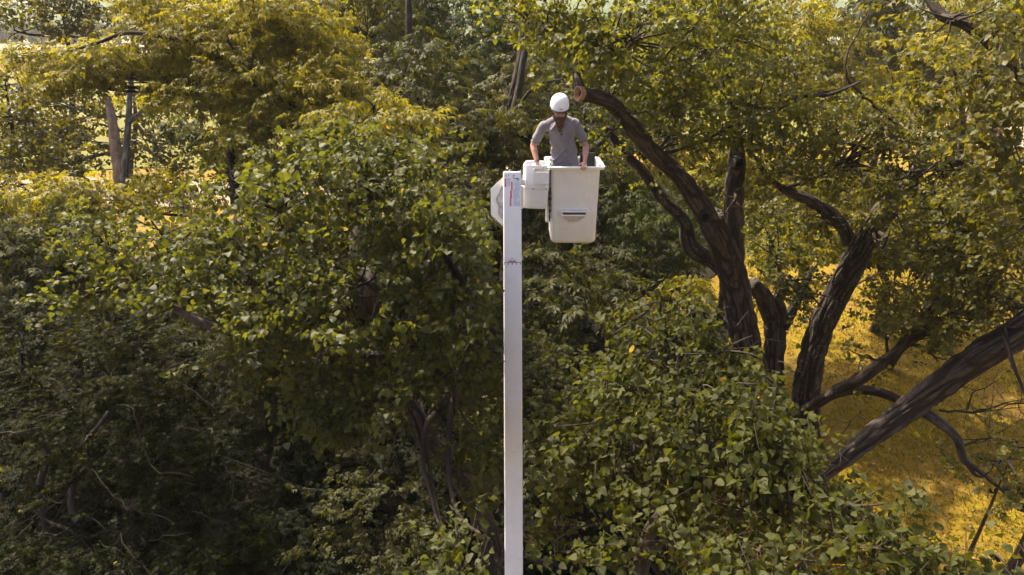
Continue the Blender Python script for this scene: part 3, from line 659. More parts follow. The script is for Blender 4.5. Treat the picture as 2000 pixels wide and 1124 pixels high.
# D: tree off the right edge with the long diagonal limb across the lawn
gD = np.array([12.6, 12.5, 0]); top = W(2130, 560, 12.4)
tD = thing('cottonwood_tree', 'cottonwood whose thick bark limb runs diagonally down across the lawn', 'tree', gD)
bark_limb('trunk', [gD, (12.3, 12.6, 3), (11.6, 12.4, 6), (11.4, 12.0, 9), (11.2, 11.6, 13)], [.6, .5, .45, .33, .2], M_BARK, tD, amp=.05, seed=20)
pD = [np.array([11.7, 12.3, 7.0]), W(2060, 605, 12.2), W(1965, 665, 12.4), W(1880, 718, 12.9), W(1800, 780, 13.6), W(1728, 832, 13.9), W(1660, 885, 14.3), W(1595, 935, 14.8)]
bark_limb('limb', pD, [.36, .32, .30, .285, .27, .25, .21, .18], M_BARK, tD, amp=.045, seed=21)
bark_limb('branch', [W(1795, 800, 13.8), W(1830, 822, 13.5), W(1868, 855, 13.3), W(1884, 900, 13.3), W(1915, 922, 13.2), W(1960, 960, 13), W(2010, 1000, 12.8)], [.11, .10, .085, .075, .06, .045, .03], M_BARK, tD, amp=.012, seed=22)
bark_limb('branch', [W(1740, 0, 12), W(1800, -15, 11.6), W(1840, 30, 11.4), W(1890, 50, 11.2), W(1960, 110, 11.2), W(2050, 200, 11.4)], [.06, .08, .09, .09, .11, .14], M_BARKD, tD, amp=.012, seed=23)
bark_limb('branch', [W(1884, 900, 13.3), W(1905, 928, 13.2), W(1925, 932, 13.1)], [.045, .04, .02], M_BARK, tD, amp=.006, seed=24)
bark_limb('branch', [W(1960, 640, 12.2), W(1975, 700, 12.0), W(2010, 790, 11.8)], [.05, .04, .03], M_BARK, tD, amp=.006, seed=25)
tw = Tubes(); rng = np.random.RandomState(4)
def ptw(L, r0, r1, seg=5, fork=0, tb=None, jit=.02):
    P, R = catmull([W(*p) for p in L], np.linspace(r0, r1, len(L)), .12); P = P+rng.normal(0, jit, P.shape); (tb or tw).add(P, R, seg)
    for i in range(fork):
        k = rng.randint(len(P)//4, len(P)-1); d = rng.normal(0, 1, 3); d /= np.linalg.norm(d); ln = rng.uniform(.25, .8)
        Q = qbez(P[k], P[k]+d*ln*.5+rng.normal(0, .08, 3), P[k]+d*ln+np.array([0, 0, .1]), 6); (tb or tw).add(Q, np.linspace(R[k]*.6, R[k]*.2+.0015, 6), 4)
        for j in range(2):
            d2 = d+rng.normal(0, .6, 3); q = Q[rng.randint(2, 5)]; (tb or tw).add(qbez(q, q+d2*.12, q+d2*.28, 4), np.linspace(R[k]*.35, .0015, 4), 4)
ptw([(1835, 800, 13.4), (1900, 805, 13.2), (1960, 790, 13.1), (2040, 790, 13)], .028, .012, fork=12)
ptw([(1880, 870, 13.3), (1930, 855, 13.2), (1975, 868, 13.1)], .022, .01, fork=6)
ptw([(1890, 800, 13.2), (1900, 770, 13.1), (1950, 745, 13)], .02, .006, fork=6)
ptw([(1920, 930, 13.1), (1950, 905, 13), (1990, 895, 12.9)], .02, .006, fork=4)
ptw([(1640, 850, 14.5), (1670, 815, 14.3), (1690, 780, 14.2)], .014, .004, fork=4)
ptw([(1750, 420, 14), (1800, 500, 13.5), (1850, 540, 13.2)], .02, .006, fork=6)
tw.build('dead_twigs', M_DEAD, tD, 'stuff')
tw = Tubes()
ptw([(1770, 260, 13.5), (1700, 200, 13.2), (1650, 130, 13.1), (1700, 20, 12.8)], .03, .015, fork=5)
ptw([(1510, 225, 13.3), (1440, 215, 13.0), (1380, 150, 12.6)], .03, .01, fork=5)
ptw([(1290, 120, 10.6), (1350, 60, 10.5), (1400, -10, 10.4)], .02, .01, fork=4)
ptw([(1260, 215, 11.3), (1290, 250, 11.1), (1275, 330, 11)], .014, .004, fork=5)
ptw([(1860, 340, 12.0), (1900, 400, 11.8), (1990, 400, 11.5)], .02, .01, fork=6)
tw.build('twigs', M_TWIG, tC, 'stuff')
make_crown(tD, [(1900, 150, 10, 90, 100, .9), (1970, 300, 9.8, 60, 110, .7), (1870, 40, 10.5, 120, 60, .8, .8), (1985, 450, 10.4, 60, 80, .7), (1920, 400, 11.4, 60, 60, .6, .8), (1950, 60, 9.6, 60, 50, .6)],
    'cw', M_CWB, [W(1840, 30, 11.4), W(1960, 110, 11.2), (11.4, 12.0, 9), (11.4, 11.8, 10)], cover=3.2, size=.95, seed=14, single=True)

# F: cottonwood filling the left centre, Y fork below
gF = ground_at(1010, 1330)
tF = thing('cottonwood_tree', 'broad leafy cottonwood filling the middle left, bark fork showing under its leaves', 'tree', gF)
pF = [gF, W(970, 1120, 10.4), W(930, 985, 9.9), W(880, 905, 9.6), W(830, 855, 9.4)]
bark_limb('trunk', pF, [.27, .22, .18, .16, .155], M_BARKL, tF, amp=.03, seed=30, step=.05)
pF1 = [W(828, 862, 9.4), W(812, 815, 9.4), W(790, 775, 9.4), W(770, 700, 9.5), W(790, 600, 9.5), W(790, 520, 9.4), W(745, 470, 9.3), W(720, 380, 9.1), W(700, 290, 9.0)]
bark_limb('limb', pF1, [.15, .14, .12, .10, .09, .085, .075, .055, .03], M_BARKL, tF, amp=.025, seed=31, step=.05)
pF2 = [W(835, 860, 9.4), W(855, 800, 9.3), W(885, 765, 9.2), W(930, 640, 9.0), W(905, 560, 8.9), W(870, 500, 8.8), W(840, 400, 8.7), (W(830, 330, 8.6))]
bark_limb('limb', pF2, [.12, .11, .10, .085, .08, .065, .05, .03], M_BARKL, tF, amp=.02, seed=32, step=.05)
pF3 = [W(770, 700, 9.5), W(640, 690, 9.5), W(520, 660, 9.4), W(420, 640, 9.3), W(330, 596, 9.2), W(260, 540, 9.2), W(200, 480, 9.2)]
bark_limb('limb', pF3, [.09, .085, .075, .065, .055, .04, .025], M_BARK, tF, amp=.008, seed=33, step=.05)
pF4 = [W(790, 600, 9.5), W(700, 540, 9.4), W(600, 480, 9.3), W(540, 400, 9.2)]
bark_limb('limb', pF4, [.07, .06, .05, .03], M_BARK, tF, amp=.008, seed=34, step=.05)
SKF = np.array(pF+pF1+pF2+pF3+pF4)
make_crown(tF, [(560, 420, 9, 130, 95, 1.0), (720, 370, 8.6, 120, 110, 1.0), (850, 440, 8.4, 100, 110, .8), (350, 480, 9.1, 120, 65, .8), (210, 480, 9.4, 90, 60, .6, .8), (150, 570, 9.4, 60, 30, .4, .6), (480, 560, 8.9, 140, 90, 1.0),
    (660, 590, 8.5, 150, 110, 1.1), (880, 600, 8.4, 95, 90, .8), (790, 720, 8.5, 130, 70, .7), (640, 730, 8.8, 110, 60, .7), (690, 280, 8.8, 60, 50, .5, .9), (960, 690, 8.8, 50, 60, .5, .8), (520, 690, 9.0, 80, 45, .5, .8),
    (945, 470, 8.8, 40, 50, .3, .8), (920, 830, 8.7, 60, 50, .4, .6), (930, 930, 8.2, 50, 50, .4, .7), (940, 1040, 6.6, 55, 60, .4, .7), (700, 800, 8.7, 70, 30, .4, .6), (650, 850, 8.7, 30, 25, .2, .7), (880, 1070, 6.8, 40, 30, .3, .7)],
    'cw', M_CW, SKF, cover=5.0, size=.84, seed=15, single=True, limb_r=.035)

# E: young cottonwood right below the camera
gE = np.array([1.6, 7.2, 0])
tE = thing('cottonwood_tree', 'near young cottonwood with large leaves in front of the bucket boom, lower right', 'tree', gE)
pE = [gE, (1.6, 7.2, 3), (1.75, 7.1, 5.5), W(1335, 960, 7.6), W(1330, 880, 7.6), W(1320, 800, 7.5), W(1300, 680, 7.4), W(1300, 610, 7.3)]
bark_limb('trunk', pE, [.16, .13, .11, .075, .06, .045, .03, .012], M_BARK, tE, amp=.01, seed=40, step=.06)
pE2 = [(1.75, 7.1, 5.5), W(1450, 1000, 7.2), W(1520, 920, 7.1), W(1580, 850, 7.0)]
bark_limb('limb', pE2, [.08, .06, .04, .02], M_BARK, tE, amp=.006, seed=41, step=.06)
pE3 = [(1.6, 7.2, 4), W(1500, 1150, 6.6), W(1600, 1060, 6.0), W(1650, 1000, 5.8)]
bark_limb('limb', pE3, [.07, .05, .035, .02], M_BARK, tE, amp=.006, seed=42, step=.06)
make_crown(tE, [(1290, 680, 7.5, 110, 70, .6, .9), (1210, 740, 7.4, 80, 60, .5, .8), (1480, 740, 7.4, 60, 50, .5, .8), (1380, 800, 7.0, 160, 90, .8), (1180, 860, 7.2, 120, 90, .7, .8), (1090, 880, 7.8, 50, 80, .5, .8), (1550, 840, 7.0, 66, 60, .6, .8),
    (1450, 920, 6.4, 170, 80, .8), (1610, 960, 6.8, 60, 34, .4, .7), (1330, 1000, 6.6, 90, 70, .6, .7), (1090, 1030, 7.2, 60, 60, .4, .7), (1650, 990, 6.0, 110, 60, .5, .8), (1450, 1070, 5.4, 140, 60, .5, .9), (1680, 1090, 5.2, 110, 50, .4, .8), (1820, 1105, 5.4, 70, 36, .3, .9), (1950, 1095, 5.2, 60, 40, .3, 1), (1270, 1090, 6.0, 60, 40, .3, .8), (1470, 680, 7.3, 44, 30, .3, .9), (1340, 600, 7.4, 40, 30, .25, .9), (1250, 605, 7.4, 30, 20, .2, .9)],
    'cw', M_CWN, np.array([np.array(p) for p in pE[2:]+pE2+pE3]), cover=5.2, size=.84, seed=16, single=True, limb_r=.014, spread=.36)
#@@MORE
# auto trees: trunk from the ground under the crown, limbs to each blob
def tree(label, blobs, kind, m, base, r, seed, cover=3.5, size=1.0, bark=None, lean=0, twigs=True, limb_r=.06, cat='tree', name=None, top=None, name2=None, **kw):
    bx, by = base; g = np.array([bx, by, 0.0]); rng = np.random.RandomState(seed+500)
    t = thing(name or 'boxelder_tree', label, cat, g)
    cs = np.array([W(*b[:3]) for b in blobs]); c = cs.mean(0); ht = cs[:, 2].max()
    tp = np.array([c[0], c[1], ht]) if top is None else np.array(top)
    P = [g]+[g*(1-u)+tp*u+np.array([*rng.normal(0, .12, 2), 0])*min(1, r/.15) for u in (.2, .4, .6, .8)]+[tp]
    bark_limb('trunk', P, [r, r*.85, r*.72, r*.58, r*.4, r*.2], bark or M_BARKD, t, amp=.1*r, seed=seed, step=.2, seg=int(np.clip(r*100, 10, 30)))
    sk = catmull(P, [1]*6, .4)[0]; sk = sk[int(len(sk)*.25):]
    make_crown(t, blobs, kind, m, sk, cover=cover, size=size, seed=seed, limb_r=limb_r, twigs=twigs, limb_m=bark or M_BARKD, **kw)
    return t
# sunlit box elders, upper left
tG = tree('tall yellow green boxelder with layered sunlit boughs, upper left', [(500, 70, 16, 130, 80, 1.6), (360, 90, 16.5, 110, 60, 1.5), (240, 130, 16.5, 110, 45, 1.2), (120, 125, 17, 90, 35, 1), (600, 60, 16.5, 90, 70, 1.5), (430, 180, 16, 110, 55, 1.3), (570, 190, 15.5, 100, 60, 1.3), (640, 260, 15, 80, 45, 1), (490, 280, 15.5, 80, 50, 1.1, .9),
    (200, 165, 17, 90, 40, 1.1, .7), (320, 20, 17, 110, 40, 1.2), (670, 170, 15.5, 60, 60, 1), (560, 330, 15, 70, 40, .8, .8), (330, 190, 17, 60, 30, .8, .6)], 'be', M_BE, (-7.2, 17.5), .2, 60, size=.72, cover=3.6, top=W(470, 40, 16.5))
bark_limb('branch', [W(460, 400, 16.3), W(455, 330, 16.2), W(440, 260, 16.1), (W(430, 200, 16))], [.13, .12, .11, .09], M_BARKD, tG, amp=.012, seed=61)
bark_limb('branch', [W(430, 100, 15.2), W(330, 75, 15.3), W(250, 65, 15.5), W(190, 85, 15.6), W(120, 105, 15.8)], [.06, .055, .05, .04, .02], M_BARKD, tG, amp=.004, seed=62)
bark_limb('branch', [W(500, 170, 15), W(450, 90, 15), W(420, 60, 15)], [.05, .045, .03], M_BARKD, tG, amp=.004, seed=63)
tree('low yellow tipped boxelder sprays poking up right of the tall yellow boxelder', [(790, 240, 13.5, 60, 24, .6), (730, 215, 14, 60, 28, .7), (820, 290, 13.5, 34, 22, .4, .8), (690, 240, 14, 50, 40, .6)], 'be', M_BE, (-2.9, 15.2), .1, 64, size=.8, cover=3.2, top=W(740, 250, 14))
tree('low yellow boxelder canopy under the bare pale stems at left', [(180, 390, 14.5, 120, 45, 1), (300, 370, 15, 70, 40, .8), (90, 420, 14, 80, 45, .8), (380, 420, 14.5, 60, 40, .8, .8), (40, 360, 15, 50, 50, .8, .8)], 'be', M_BE, (-12.2, 15.8), .12, 65, size=.8, cover=3.2)
tree('olive boxelder hanging at the left frame edge above the thicket', [(60, 500, 12.5, 100, 60, 1), (30, 580, 12, 80, 50, .9), (130, 450, 13, 60, 30, .6, .8), (160, 520, 13, 40, 50, .6, .7), (20, 440, 13, 60, 50, .8)], 'be', M_DK, (-10.6, 12.6), .14, 66, cover=3.4, size=.8)
tree('dark green boxelder in the shade behind the yellow one, centre left', [(430, 290, 18.5, 60, 50, 1), (360, 230, 19, 50, 30, .8, .7), (540, 420, 14.5, 60, 50, .8), (470, 420, 15.5, 50, 50, .8, .8), (450, 350, 17, 45, 40, .7, .7)], 'be', M_DK, (-7.0, 19), .15, 67, cover=3.2)
# sycamores, far upper left
tH = tree('backlit sycamore with a broken orange brown trunk and pale stem', [(110, 200, 25, 90, 60, 1.8, .7), (60, 270, 25, 70, 60, 1.6, .8), (300, 280, 24, 60, 70, 1.5, .7), (160, 290, 25, 50, 50, 1.4, .6), (340, 330, 24, 40, 50, 1.4, .7), (190, 240, 26, 40, 40, 1, .7), (110, 330, 24, 60, 30, 1, .8), (280, 200, 25, 60, 30, 1, .6)], 'cw', M_SY, tuple(ground_at(248, 560)[:2]), .24, 70, cover=4.2, size=1.4, bark=M_BARKP, name='sycamore_tree', top=W(258, 140, 25))
bark_limb('snag', [W(238, 400, 23.5), W(232, 330, 23.5), W(224, 265, 23.5), W(211, 190, 23.5)], [.28, .22, .19, .14], simple('orange_wood', (.36, .24, .16), .8, var=.5, sc=5), tH, amp=.03, seed=71)
bark_limb('stem', [W(240, 420, 23.4), W(244, 330, 23.4), W(250, 250, 23.4), W(256, 150, 23.4), W(262, 60, 23.6)], [.16, .13, .11, .09, .06], M_BARKP, tH, amp=.01, seed=73)
bark_limb('branch', [W(250, 240, 23.4), W(280, 215, 23.4), (W(308, 190, 23.4))], [.09, .08, .05], M_BARKP, tH, amp=.01, seed=72)
tree('open sycamore crown against pale sky in the top left corner', [(120, 30, 24, 110, 40, 1.6, .8), (30, 60, 23, 60, 35, 1.2, .55), (210, 50, 25, 60, 30, 1.2, .8), (20, 10, 24, 50, 30, 1, .5), (170, -30, 24, 130, 40, 1.6)], 'cw', M_SY, (-17.5, 27), .25, 73, cover=3.6, size=1.4, bark=M_BARKD, name='sycamore_tree', top=W(110, -30, 25))
tree('dark sycamore leaning into the left edge above the meadow gap', [(25, 230, 20, 70, 60, 1.4, .9), (80, 300, 20, 50, 40, 1.1, .7), (20, 150, 21, 40, 30, .8, .6), (10, 330, 19, 50, 40, .9, .9)], 'cw', M_SY, (-17.5, 21), .2, 74, cover=4.2, size=1.3, name='sycamore_tree')
# back wall of trees behind the bucket
BW = [
 ('tall dark woodland tree behind the yellow boxelder, trunk at its right side', [(700, 60, 23, 110, 90, 2), (660, 140, 22, 80, 60, 1.15), (760, 130, 22, 80, 70, 1.15), (720, 170, 21, 60, 60, 1.1)], (-5.5, 25), .26, M_DK, 1.35),
 ('dense dark tree mass left of the man, highest trunk above it', [(820, 180, 20, 100, 90, 2), (760, 260, 19.5, 60, 60, 1.15), (880, 260, 19, 90, 80, 1.15), (820, 330, 18.5, 60, 40, 1.4)], (-2.8, 22.5), .24, M_DK, 1.2),
 ('pale flecked tree behind the twin dark trunks, top centre', [(880, 50, 26, 120, 80, 2), (800, 30, 27, 90, 60, 2), (940, 130, 25, 80, 80, 2), (1000, 60, 27, 70, 70, 2)], (-1.5, 30), .26, M_DK, 1.35),
 ('twin trunked tree directly left of the white helmet', [(960, 290, 18.5, 70, 80, 1.4), (930, 370, 17.5, 60, 50, 1.2), (1020, 250, 20, 60, 60, 1.2), (1040, 180, 22, 50, 60, 1.2, .8)], (-.9, 21.5), .2, M_DK, 1.1),
 ('olive tree right behind the worker and the bucket rim', [(1100, 290, 21, 70, 60, 1.15), (1170, 330, 20, 60, 60, 1.4), (1060, 380, 19, 60, 60, 1.4), (1200, 240, 22, 50, 60, 1.5, .8), (1150, 200, 23, 70, 50, 1.1)], (2.4, 24), .22, M_DK, 1.15),
 ('drooping olive tree under the lower dark limb, right of the bucket', [(1240, 430, 19, 60, 70, 1.4), (1210, 360, 20, 50, 50, 1.2, .9), (1290, 480, 18.5, 60, 60, 1.3), (1330, 440, 20, 50, 50, 1.2, .8)], (4.2, 21), .2, M_DK, 1.1),
 ('yellow green tree glowing behind the vertical cottonwood limb', [(1380, 330, 22, 90, 90, 2), (1300, 360, 22, 60, 60, 1.6, .8), (1500, 400, 22, 90, 80, 2), (1560, 470, 21, 90, 50, 1.15)], (8.5, 26), .24, M_BE, 1.4),
 ('sunlit tree behind the pruned stub of the lichened trunk', [(1650, 380, 22, 90, 60, 1.35), (1760, 400, 21, 80, 60, 1.6, .8), (1700, 470, 20, 70, 40, 1.4, .8), (1850, 420, 22, 80, 70, 1.6, .8)], (14.5, 25), .22, M_BE, 1.35),
 ('bright yellow green treetop behind the upper right branches', [(1600, 120, 27, 90, 70, 1.6), (1660, 200, 26, 70, 60, 2), (1540, 60, 27, 80, 60, 2), (1480, 130, 26, 80, 90, 2)], (14, 31), .26, M_BE, 1.6),
 ('hazy grey green tree at top right between two branches', [(1740, 60, 42, 60, 60, 3), (1680, 20, 42, 60, 50, 3), (1800, 40, 44, 60, 50, 3), (1830, 120, 42, 50, 50, 3)], (24, 46), .3, M_DK, 3.2),
 ('tree behind the top of the sawn limb, between man and branches', [(1240, 130, 24, 110, 110, 2), (1110, 110, 25, 80, 70, 2), (1340, 90, 25, 90, 100, 2), (1300, 250, 23, 80, 60, 1.35)], (4.5, 27), .25, M_DK, 1.35),
 ('dim tree at the top left of centre behind the yellow crown', [(560, 20, 27, 110, 60, 1.6), (420, 30, 28, 110, 50, 1.6), (640, 90, 26, 70, 60, 2)], (-9.5, 30), .25, M_DK, 1.6)]
BW += [
 ('tan gapped tree at the right frame edge behind the big leaves', [(1900, 180, 32, 90, 70, 2.4), (1980, 60, 32, 70, 80, 2.4), (1900, 60, 34, 80, 60, 2.4), (1860, 260, 31, 60, 40, 2), (1990, 320, 30, 50, 50, 2)], (24.5, 36), .3, M_BE, 2.6),
 ('shadowy tree filling behind the lichened trunk crown', [(1800, 470, 20, 90, 50, 1.5), (1900, 560, 19, 80, 50, 1.4), (1960, 440, 20, 60, 60, 1.5)], (13.5, 22), .18, M_DK, 1.6),
 ('broad dark tree behind the top of the yellow boxelder', [(470, 0, 34, 120, 60, 3), (600, -10, 34, 110, 60, 3), (330, -20, 36, 100, 50, 3), (740, 0, 34, 90, 60, 3)], (-11, 38), .32, M_DK, 2.8)]
for i, (lab, bl, base, r, mt, sz) in enumerate(BW):
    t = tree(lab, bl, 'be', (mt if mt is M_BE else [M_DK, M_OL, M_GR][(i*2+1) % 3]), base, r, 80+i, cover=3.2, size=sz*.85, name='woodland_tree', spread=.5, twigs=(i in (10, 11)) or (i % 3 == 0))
    if i == 3:
        bark_limb('stem', [W(985, 260, 20), W(1000, 190, 20), W(1015, 115, 20), (W(1022, 40, 20))], [.13, .12, .11, .09], M_BARKD, t, amp=.012, seed=90)
        bark_limb('stem', [W(1000, 240, 19.6), W(1012, 180, 19.6), W(1024, 110, 19.6), W(1035, 30, 19.6)], [.12, .12, .11, .09], M_BARKD, t, amp=.012, seed=91)
        bark_limb('branch', [W(1018, 200, 19.5), W(1050, 165, 19), W(1100, 155, 18.5)], [.05, .045, .03], M_BARKD, t, amp=.004, seed=92)
    if i == 2:
        bark_limb('stem', [W(798, 120, 21), W(799, 60, 21), W(798, 0, 21), (W(797, -60, 21))], [.13, .12, .115, .1], M_BARKD, t, amp=.012, seed=93)
for (lab, pts, r, mt) in [
  ('bare grey trunk standing under the bucket', [ground_at(1142, 640), W(1143, 560, 21), W(1145, 480, 21), W(1147, 400, 21.2), W(1150, 300, 21.5)], .13, M_BARKP),
  ('brown trunk below the left edge of the bucket', [ground_at(1095, 650), W(1094, 560, 22), W(1094, 480, 22), W(1096, 380, 22), W(1100, 300, 22)], .15, M_BARKD),
  ('dark leaning trunk left of the boom tip', [ground_at(930, 560), W(945, 390, 20), W(960, 340, 20), W(985, 270, 20)], .16, M_BARKD),
  ('dark trunk between leaves left of centre', [ground_at(735, 700), W(722, 590, 13.2), W(708, 530, 13.2), W(700, 470, 13.4), W(690, 380, 14)], .2, M_BARKD),
  ('slim whitish trunk behind the broad cottonwood leaves', [ground_at(800, 690), W(797, 600, 13.8), W(795, 530, 13.8), W(792, 440, 14)], .09, M_BARKP)]:
    t = thing('understory_tree', lab, 'tree', pts[0]); bark_limb('trunk', pts, [r*1.2]+[r]*(len(pts)-2)+[r*.7], mt, t, amp=.014, seed=int(r*1000), step=.15)
    px, py, d = project(np.array(pts[-1])); d = float(d); px = float(px); py = float(py)
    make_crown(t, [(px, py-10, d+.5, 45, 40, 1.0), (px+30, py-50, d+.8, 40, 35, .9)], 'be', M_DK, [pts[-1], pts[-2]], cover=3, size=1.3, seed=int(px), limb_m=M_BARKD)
# understory
US = [
 ('grey green bush mass between the boom and the forked trunks', [(1080, 520, 17, 70, 60, 1.4), (1060, 610, 16, 60, 60, 1.2), (1150, 600, 16, 80, 50, 1.2), (1200, 530, 18, 70, 50, 1.2)], 'be', M_DK, (1.6, 17), 1.2),
 ('pale tipped bush left of the big cottonwood trunk', [(1230, 590, 17.5, 60, 30, .8), (1330, 590, 17, 60, 35, .8), (1370, 575, 16.8, 36, 30, .6)], 'be', M_BE, (4.6, 18), 1.0),
 ('blue green bush against the big cottonwood trunk', [(1385, 650, 16, 50, 50, .8), (1400, 600, 17, 30, 40, .6), (1330, 640, 17, 50, 30, .8)], 'fine', M_JU, (5, 16.8), 1.1),
 ('dark shrub right beside the boom at mid height', [(1060, 700, 14.5, 50, 50, .9), (1120, 680, 15, 50, 40, .9), (1050, 770, 13.5, 40, 50, .8), (1110, 760, 14, 60, 50, .9)], 'fine', M_DK, (1, 14.5), 1.3),
 ('dark fir like understory bush, bottom centre left', [(560, 900, 14, 110, 70, 1.3), (660, 960, 13.5, 110, 70, 1.3), (560, 1040, 12.5, 110, 70, 1.2), (480, 960, 13.5, 70, 60, 1)], 'fine', M_JU, (-4, 12.2), 1.3),
 ('shaded green bush at the bottom left of the boom', [(760, 1000, 12.6, 100, 80, 1.3), (720, 1090, 12, 120, 60, 1.2), (850, 960, 13, 70, 60, 1), (860, 1080, 12.2, 60, 50, 1)], 'fine', M_DK, (-2.2, 11.6), 1.3),
 ('dim shrub in the dark hollow under the broad cottonwood', [(520, 800, 15, 90, 60, 1.4), (640, 860, 15, 90, 50, 1.3), (440, 870, 14.5, 60, 60, 1.1)], 'fine', M_DK, (-5, 15), 1.4),
 ('green backlit shrub beside the boom, lower centre', [(950, 780, 14, 45, 60, .8), (960, 860, 13.4, 40, 50, .7), (910, 730, 15, 40, 40, .8)], 'be', M_CWB, (-.6, 14), .9),
 ('bushy growth behind the broad cottonwood branches', [(560, 560, 14.5, 100, 80, 1.2), (440, 640, 14, 90, 60, 1.1), (660, 470, 15, 90, 70, 1.2), (880, 480, 15.5, 80, 70, 1.2), (760, 620, 15, 120, 70, 1.2), (900, 640, 15, 80, 60, 1.1)], 'be', M_DK, (-3, 15.5), 1.3),
 ('sapling clump at the lawn edge behind the forked stem', [(1520, 470, 19, 60, 50, 1), (1480, 530, 19, 36, 30, .8, .7)], 'be', M_BE, (7, 20), 1.2),
 ('leafy bush in the bottom right corner on a dark leaning stem', [(1950, 900, 10.5, 45, 50, .6), (1985, 970, 10, 40, 60, .6), (1930, 960, 10.6, 30, 30, .4, .7), (1990, 860, 11, 40, 40, .5)], 'fine', M_CWB, (8.0, 9.8), 1.1),
 ('dark bushes closing the far edge of the lawn', [(1700, 500, 26, 60, 30, 1.5), (1780, 520, 26, 60, 24, 1.5), (1860, 500, 27, 70, 40, 1.5)], 'be', M_DK, (16, 30), 2)]
US += [
 ('brush behind the lower left boughs of the broad cottonwood', [(400, 560, 17, 120, 60, 1.3), (250, 560, 17, 110, 50, 1.3), (560, 640, 16, 120, 70, 1.3), (130, 620, 16, 90, 40, 1.2), (700, 680, 16, 90, 60, 1.3), (330, 650, 15, 110, 40, 1.2)], 'be', M_DK, (-6, 17), 1.2),
 ('brush behind the lower right corner of the bucket', [(1210, 400, 26, 60, 60, 1.6), (1190, 470, 24, 60, 60, 1.6), (1120, 500, 24, 70, 50, 1.6), (1280, 540, 22, 70, 60, 1.4), (1080, 440, 24, 60, 50, 1.6)], 'be', M_DK, (4, 29), 1.3),
 ('brush closing the view left of the twin dark trunks', [(900, 330, 26, 90, 70, 2), (800, 380, 24, 90, 70, 2), (940, 440, 22, 60, 60, 1.6), (1000, 400, 26, 60, 60, 1.6)], 'be', M_DK, (-3, 28), 1.4),
 ('dark low brush behind the left thicket', [(60, 700, 13.5, 110, 60, 1), (180, 740, 13, 120, 70, 1), (60, 850, 12, 90, 80, 1), (320, 790, 13, 100, 80, 1)], 'fine', M_DK, (-9, 13), 1.5),
 ('dark brush filling the lower left corner behind the bare stems', [(60, 950, 11, 90, 70, 1), (200, 1000, 11, 110, 90, 1), (330, 1060, 11, 90, 70, 1), (90, 1070, 10.6, 110, 70, 1)], 'fine', M_JU, (-7, 10.6), 1.4),
 ('low dark brush under the fork of the broad cottonwood', [(430, 930, 12, 90, 90, 1), (790, 860, 13.5, 80, 60, 1), (910, 920, 12.8, 60, 60, 1), (940, 1060, 12, 50, 60, .8), (600, 1110, 11.6, 110, 40, .8)], 'fine', M_JU, (-4.6, 12.4), 1.4),
 ('shade bush between the boom and the near cottonwood', [(1080, 900, 12.5, 50, 70, .9), (1170, 800, 13.5, 90, 60, 1), (1060, 820, 13, 36, 50, .8), (1300, 760, 13.5, 90, 60, 1), (1320, 860, 13, 90, 60, 1), (1400, 760, 14, 50, 60, .8)], 'fine', M_DK, (2.2, 13), 1.4)]
for i, (lab, bl, kd, mt, base, sz) in enumerate(US):
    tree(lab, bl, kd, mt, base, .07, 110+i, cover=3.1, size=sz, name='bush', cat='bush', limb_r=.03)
bark_limb('stem', [(8.3, 9.6, 0), W(2010, 1050, 10.2), W(1985, 985, 10.3), W(1960, 950, 10.5)], [.1, .09, .07, .04], M_BARKD, bpy.data.objects['bush.010'], amp=.008, seed=99)
# thicket lower left, with bare vines
TK = [
 ('glossy small leaved thicket at the left edge, sunlit flecks on top', [(70, 640, 11.2, 110, 50, .9), (60, 730, 10.6, 110, 60, 1), (20, 820, 10, 80, 70, .9)], (-8.2, 10.5)),
 ('tangled thicket bush left of the dark hollow, pale twigs on it', [(230, 660, 11, 110, 50, .9), (220, 760, 10.4, 100, 70, 1), (330, 720, 10.6, 80, 60, .9), (380, 790, 10.4, 70, 50, .8)], (-6.2, 10.3)),
 ('shaded thicket clump with twinkling leaves, lower left', [(180, 880, 9.8, 110, 70, .9), (300, 880, 9.8, 90, 70, .9), (160, 970, 9.4, 60, 50, .7, .7)], (-6.0, 9.5)),
 ('vine draped bush right of the lower left thicket', [(420, 900, 10, 70, 80, .8), (440, 1010, 9.6, 90, 70, .8), (350, 1010, 9.4, 80, 60, .8), (400, 1090, 9, 110, 50, .8)], (-4.6, 9.2)),
 ('dark bush in the bottom left corner', [(60, 1080, 8.8, 80, 50, .7), (180, 1080, 8.8, 90, 50, .7), (270, 1100, 8.6, 70, 40, .6), (60, 960, 9.6, 50, 40, .6, .5)], (-6.4, 8.4))]
tks = []
for i, (lab, bl, base) in enumerate(TK):
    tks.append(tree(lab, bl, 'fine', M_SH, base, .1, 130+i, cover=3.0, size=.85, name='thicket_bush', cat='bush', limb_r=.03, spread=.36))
rng = np.random.RandomState(21); tw = Tubes()
ptw([(90, 900, 9.2), (80, 960, 9.2), (95, 1040, 9.1)], .05, .045, 7); ptw([(55, 925, 9.1), (75, 965, 9.1), (110, 985, 9.1), (125, 980, 9.0)], .016, .01, fork=3)
ptw([(150, 1020, 9), (140, 960, 9.2), (160, 880, 9.4), (215, 800, 9.6)], .05, .03, 7, fork=3)
ptw([(230, 790, 9.3), (270, 810, 9.2), (280, 880, 9.1), (310, 920, 9), (370, 930, 9)], .01, .006, fork=4)
ptw([(150, 900, 9), (200, 940, 9), (245, 985, 8.9), (340, 1025, 8.8)], .01, .005, fork=4)
ptw([(0, 845, 9), (40, 842, 9), (80, 836, 9)], .014, .008)
ptw([(340, 740, 9.8), (410, 790, 9.6), (460, 860, 9.5), (520, 960, 9.4)], .009, .004, fork=4)
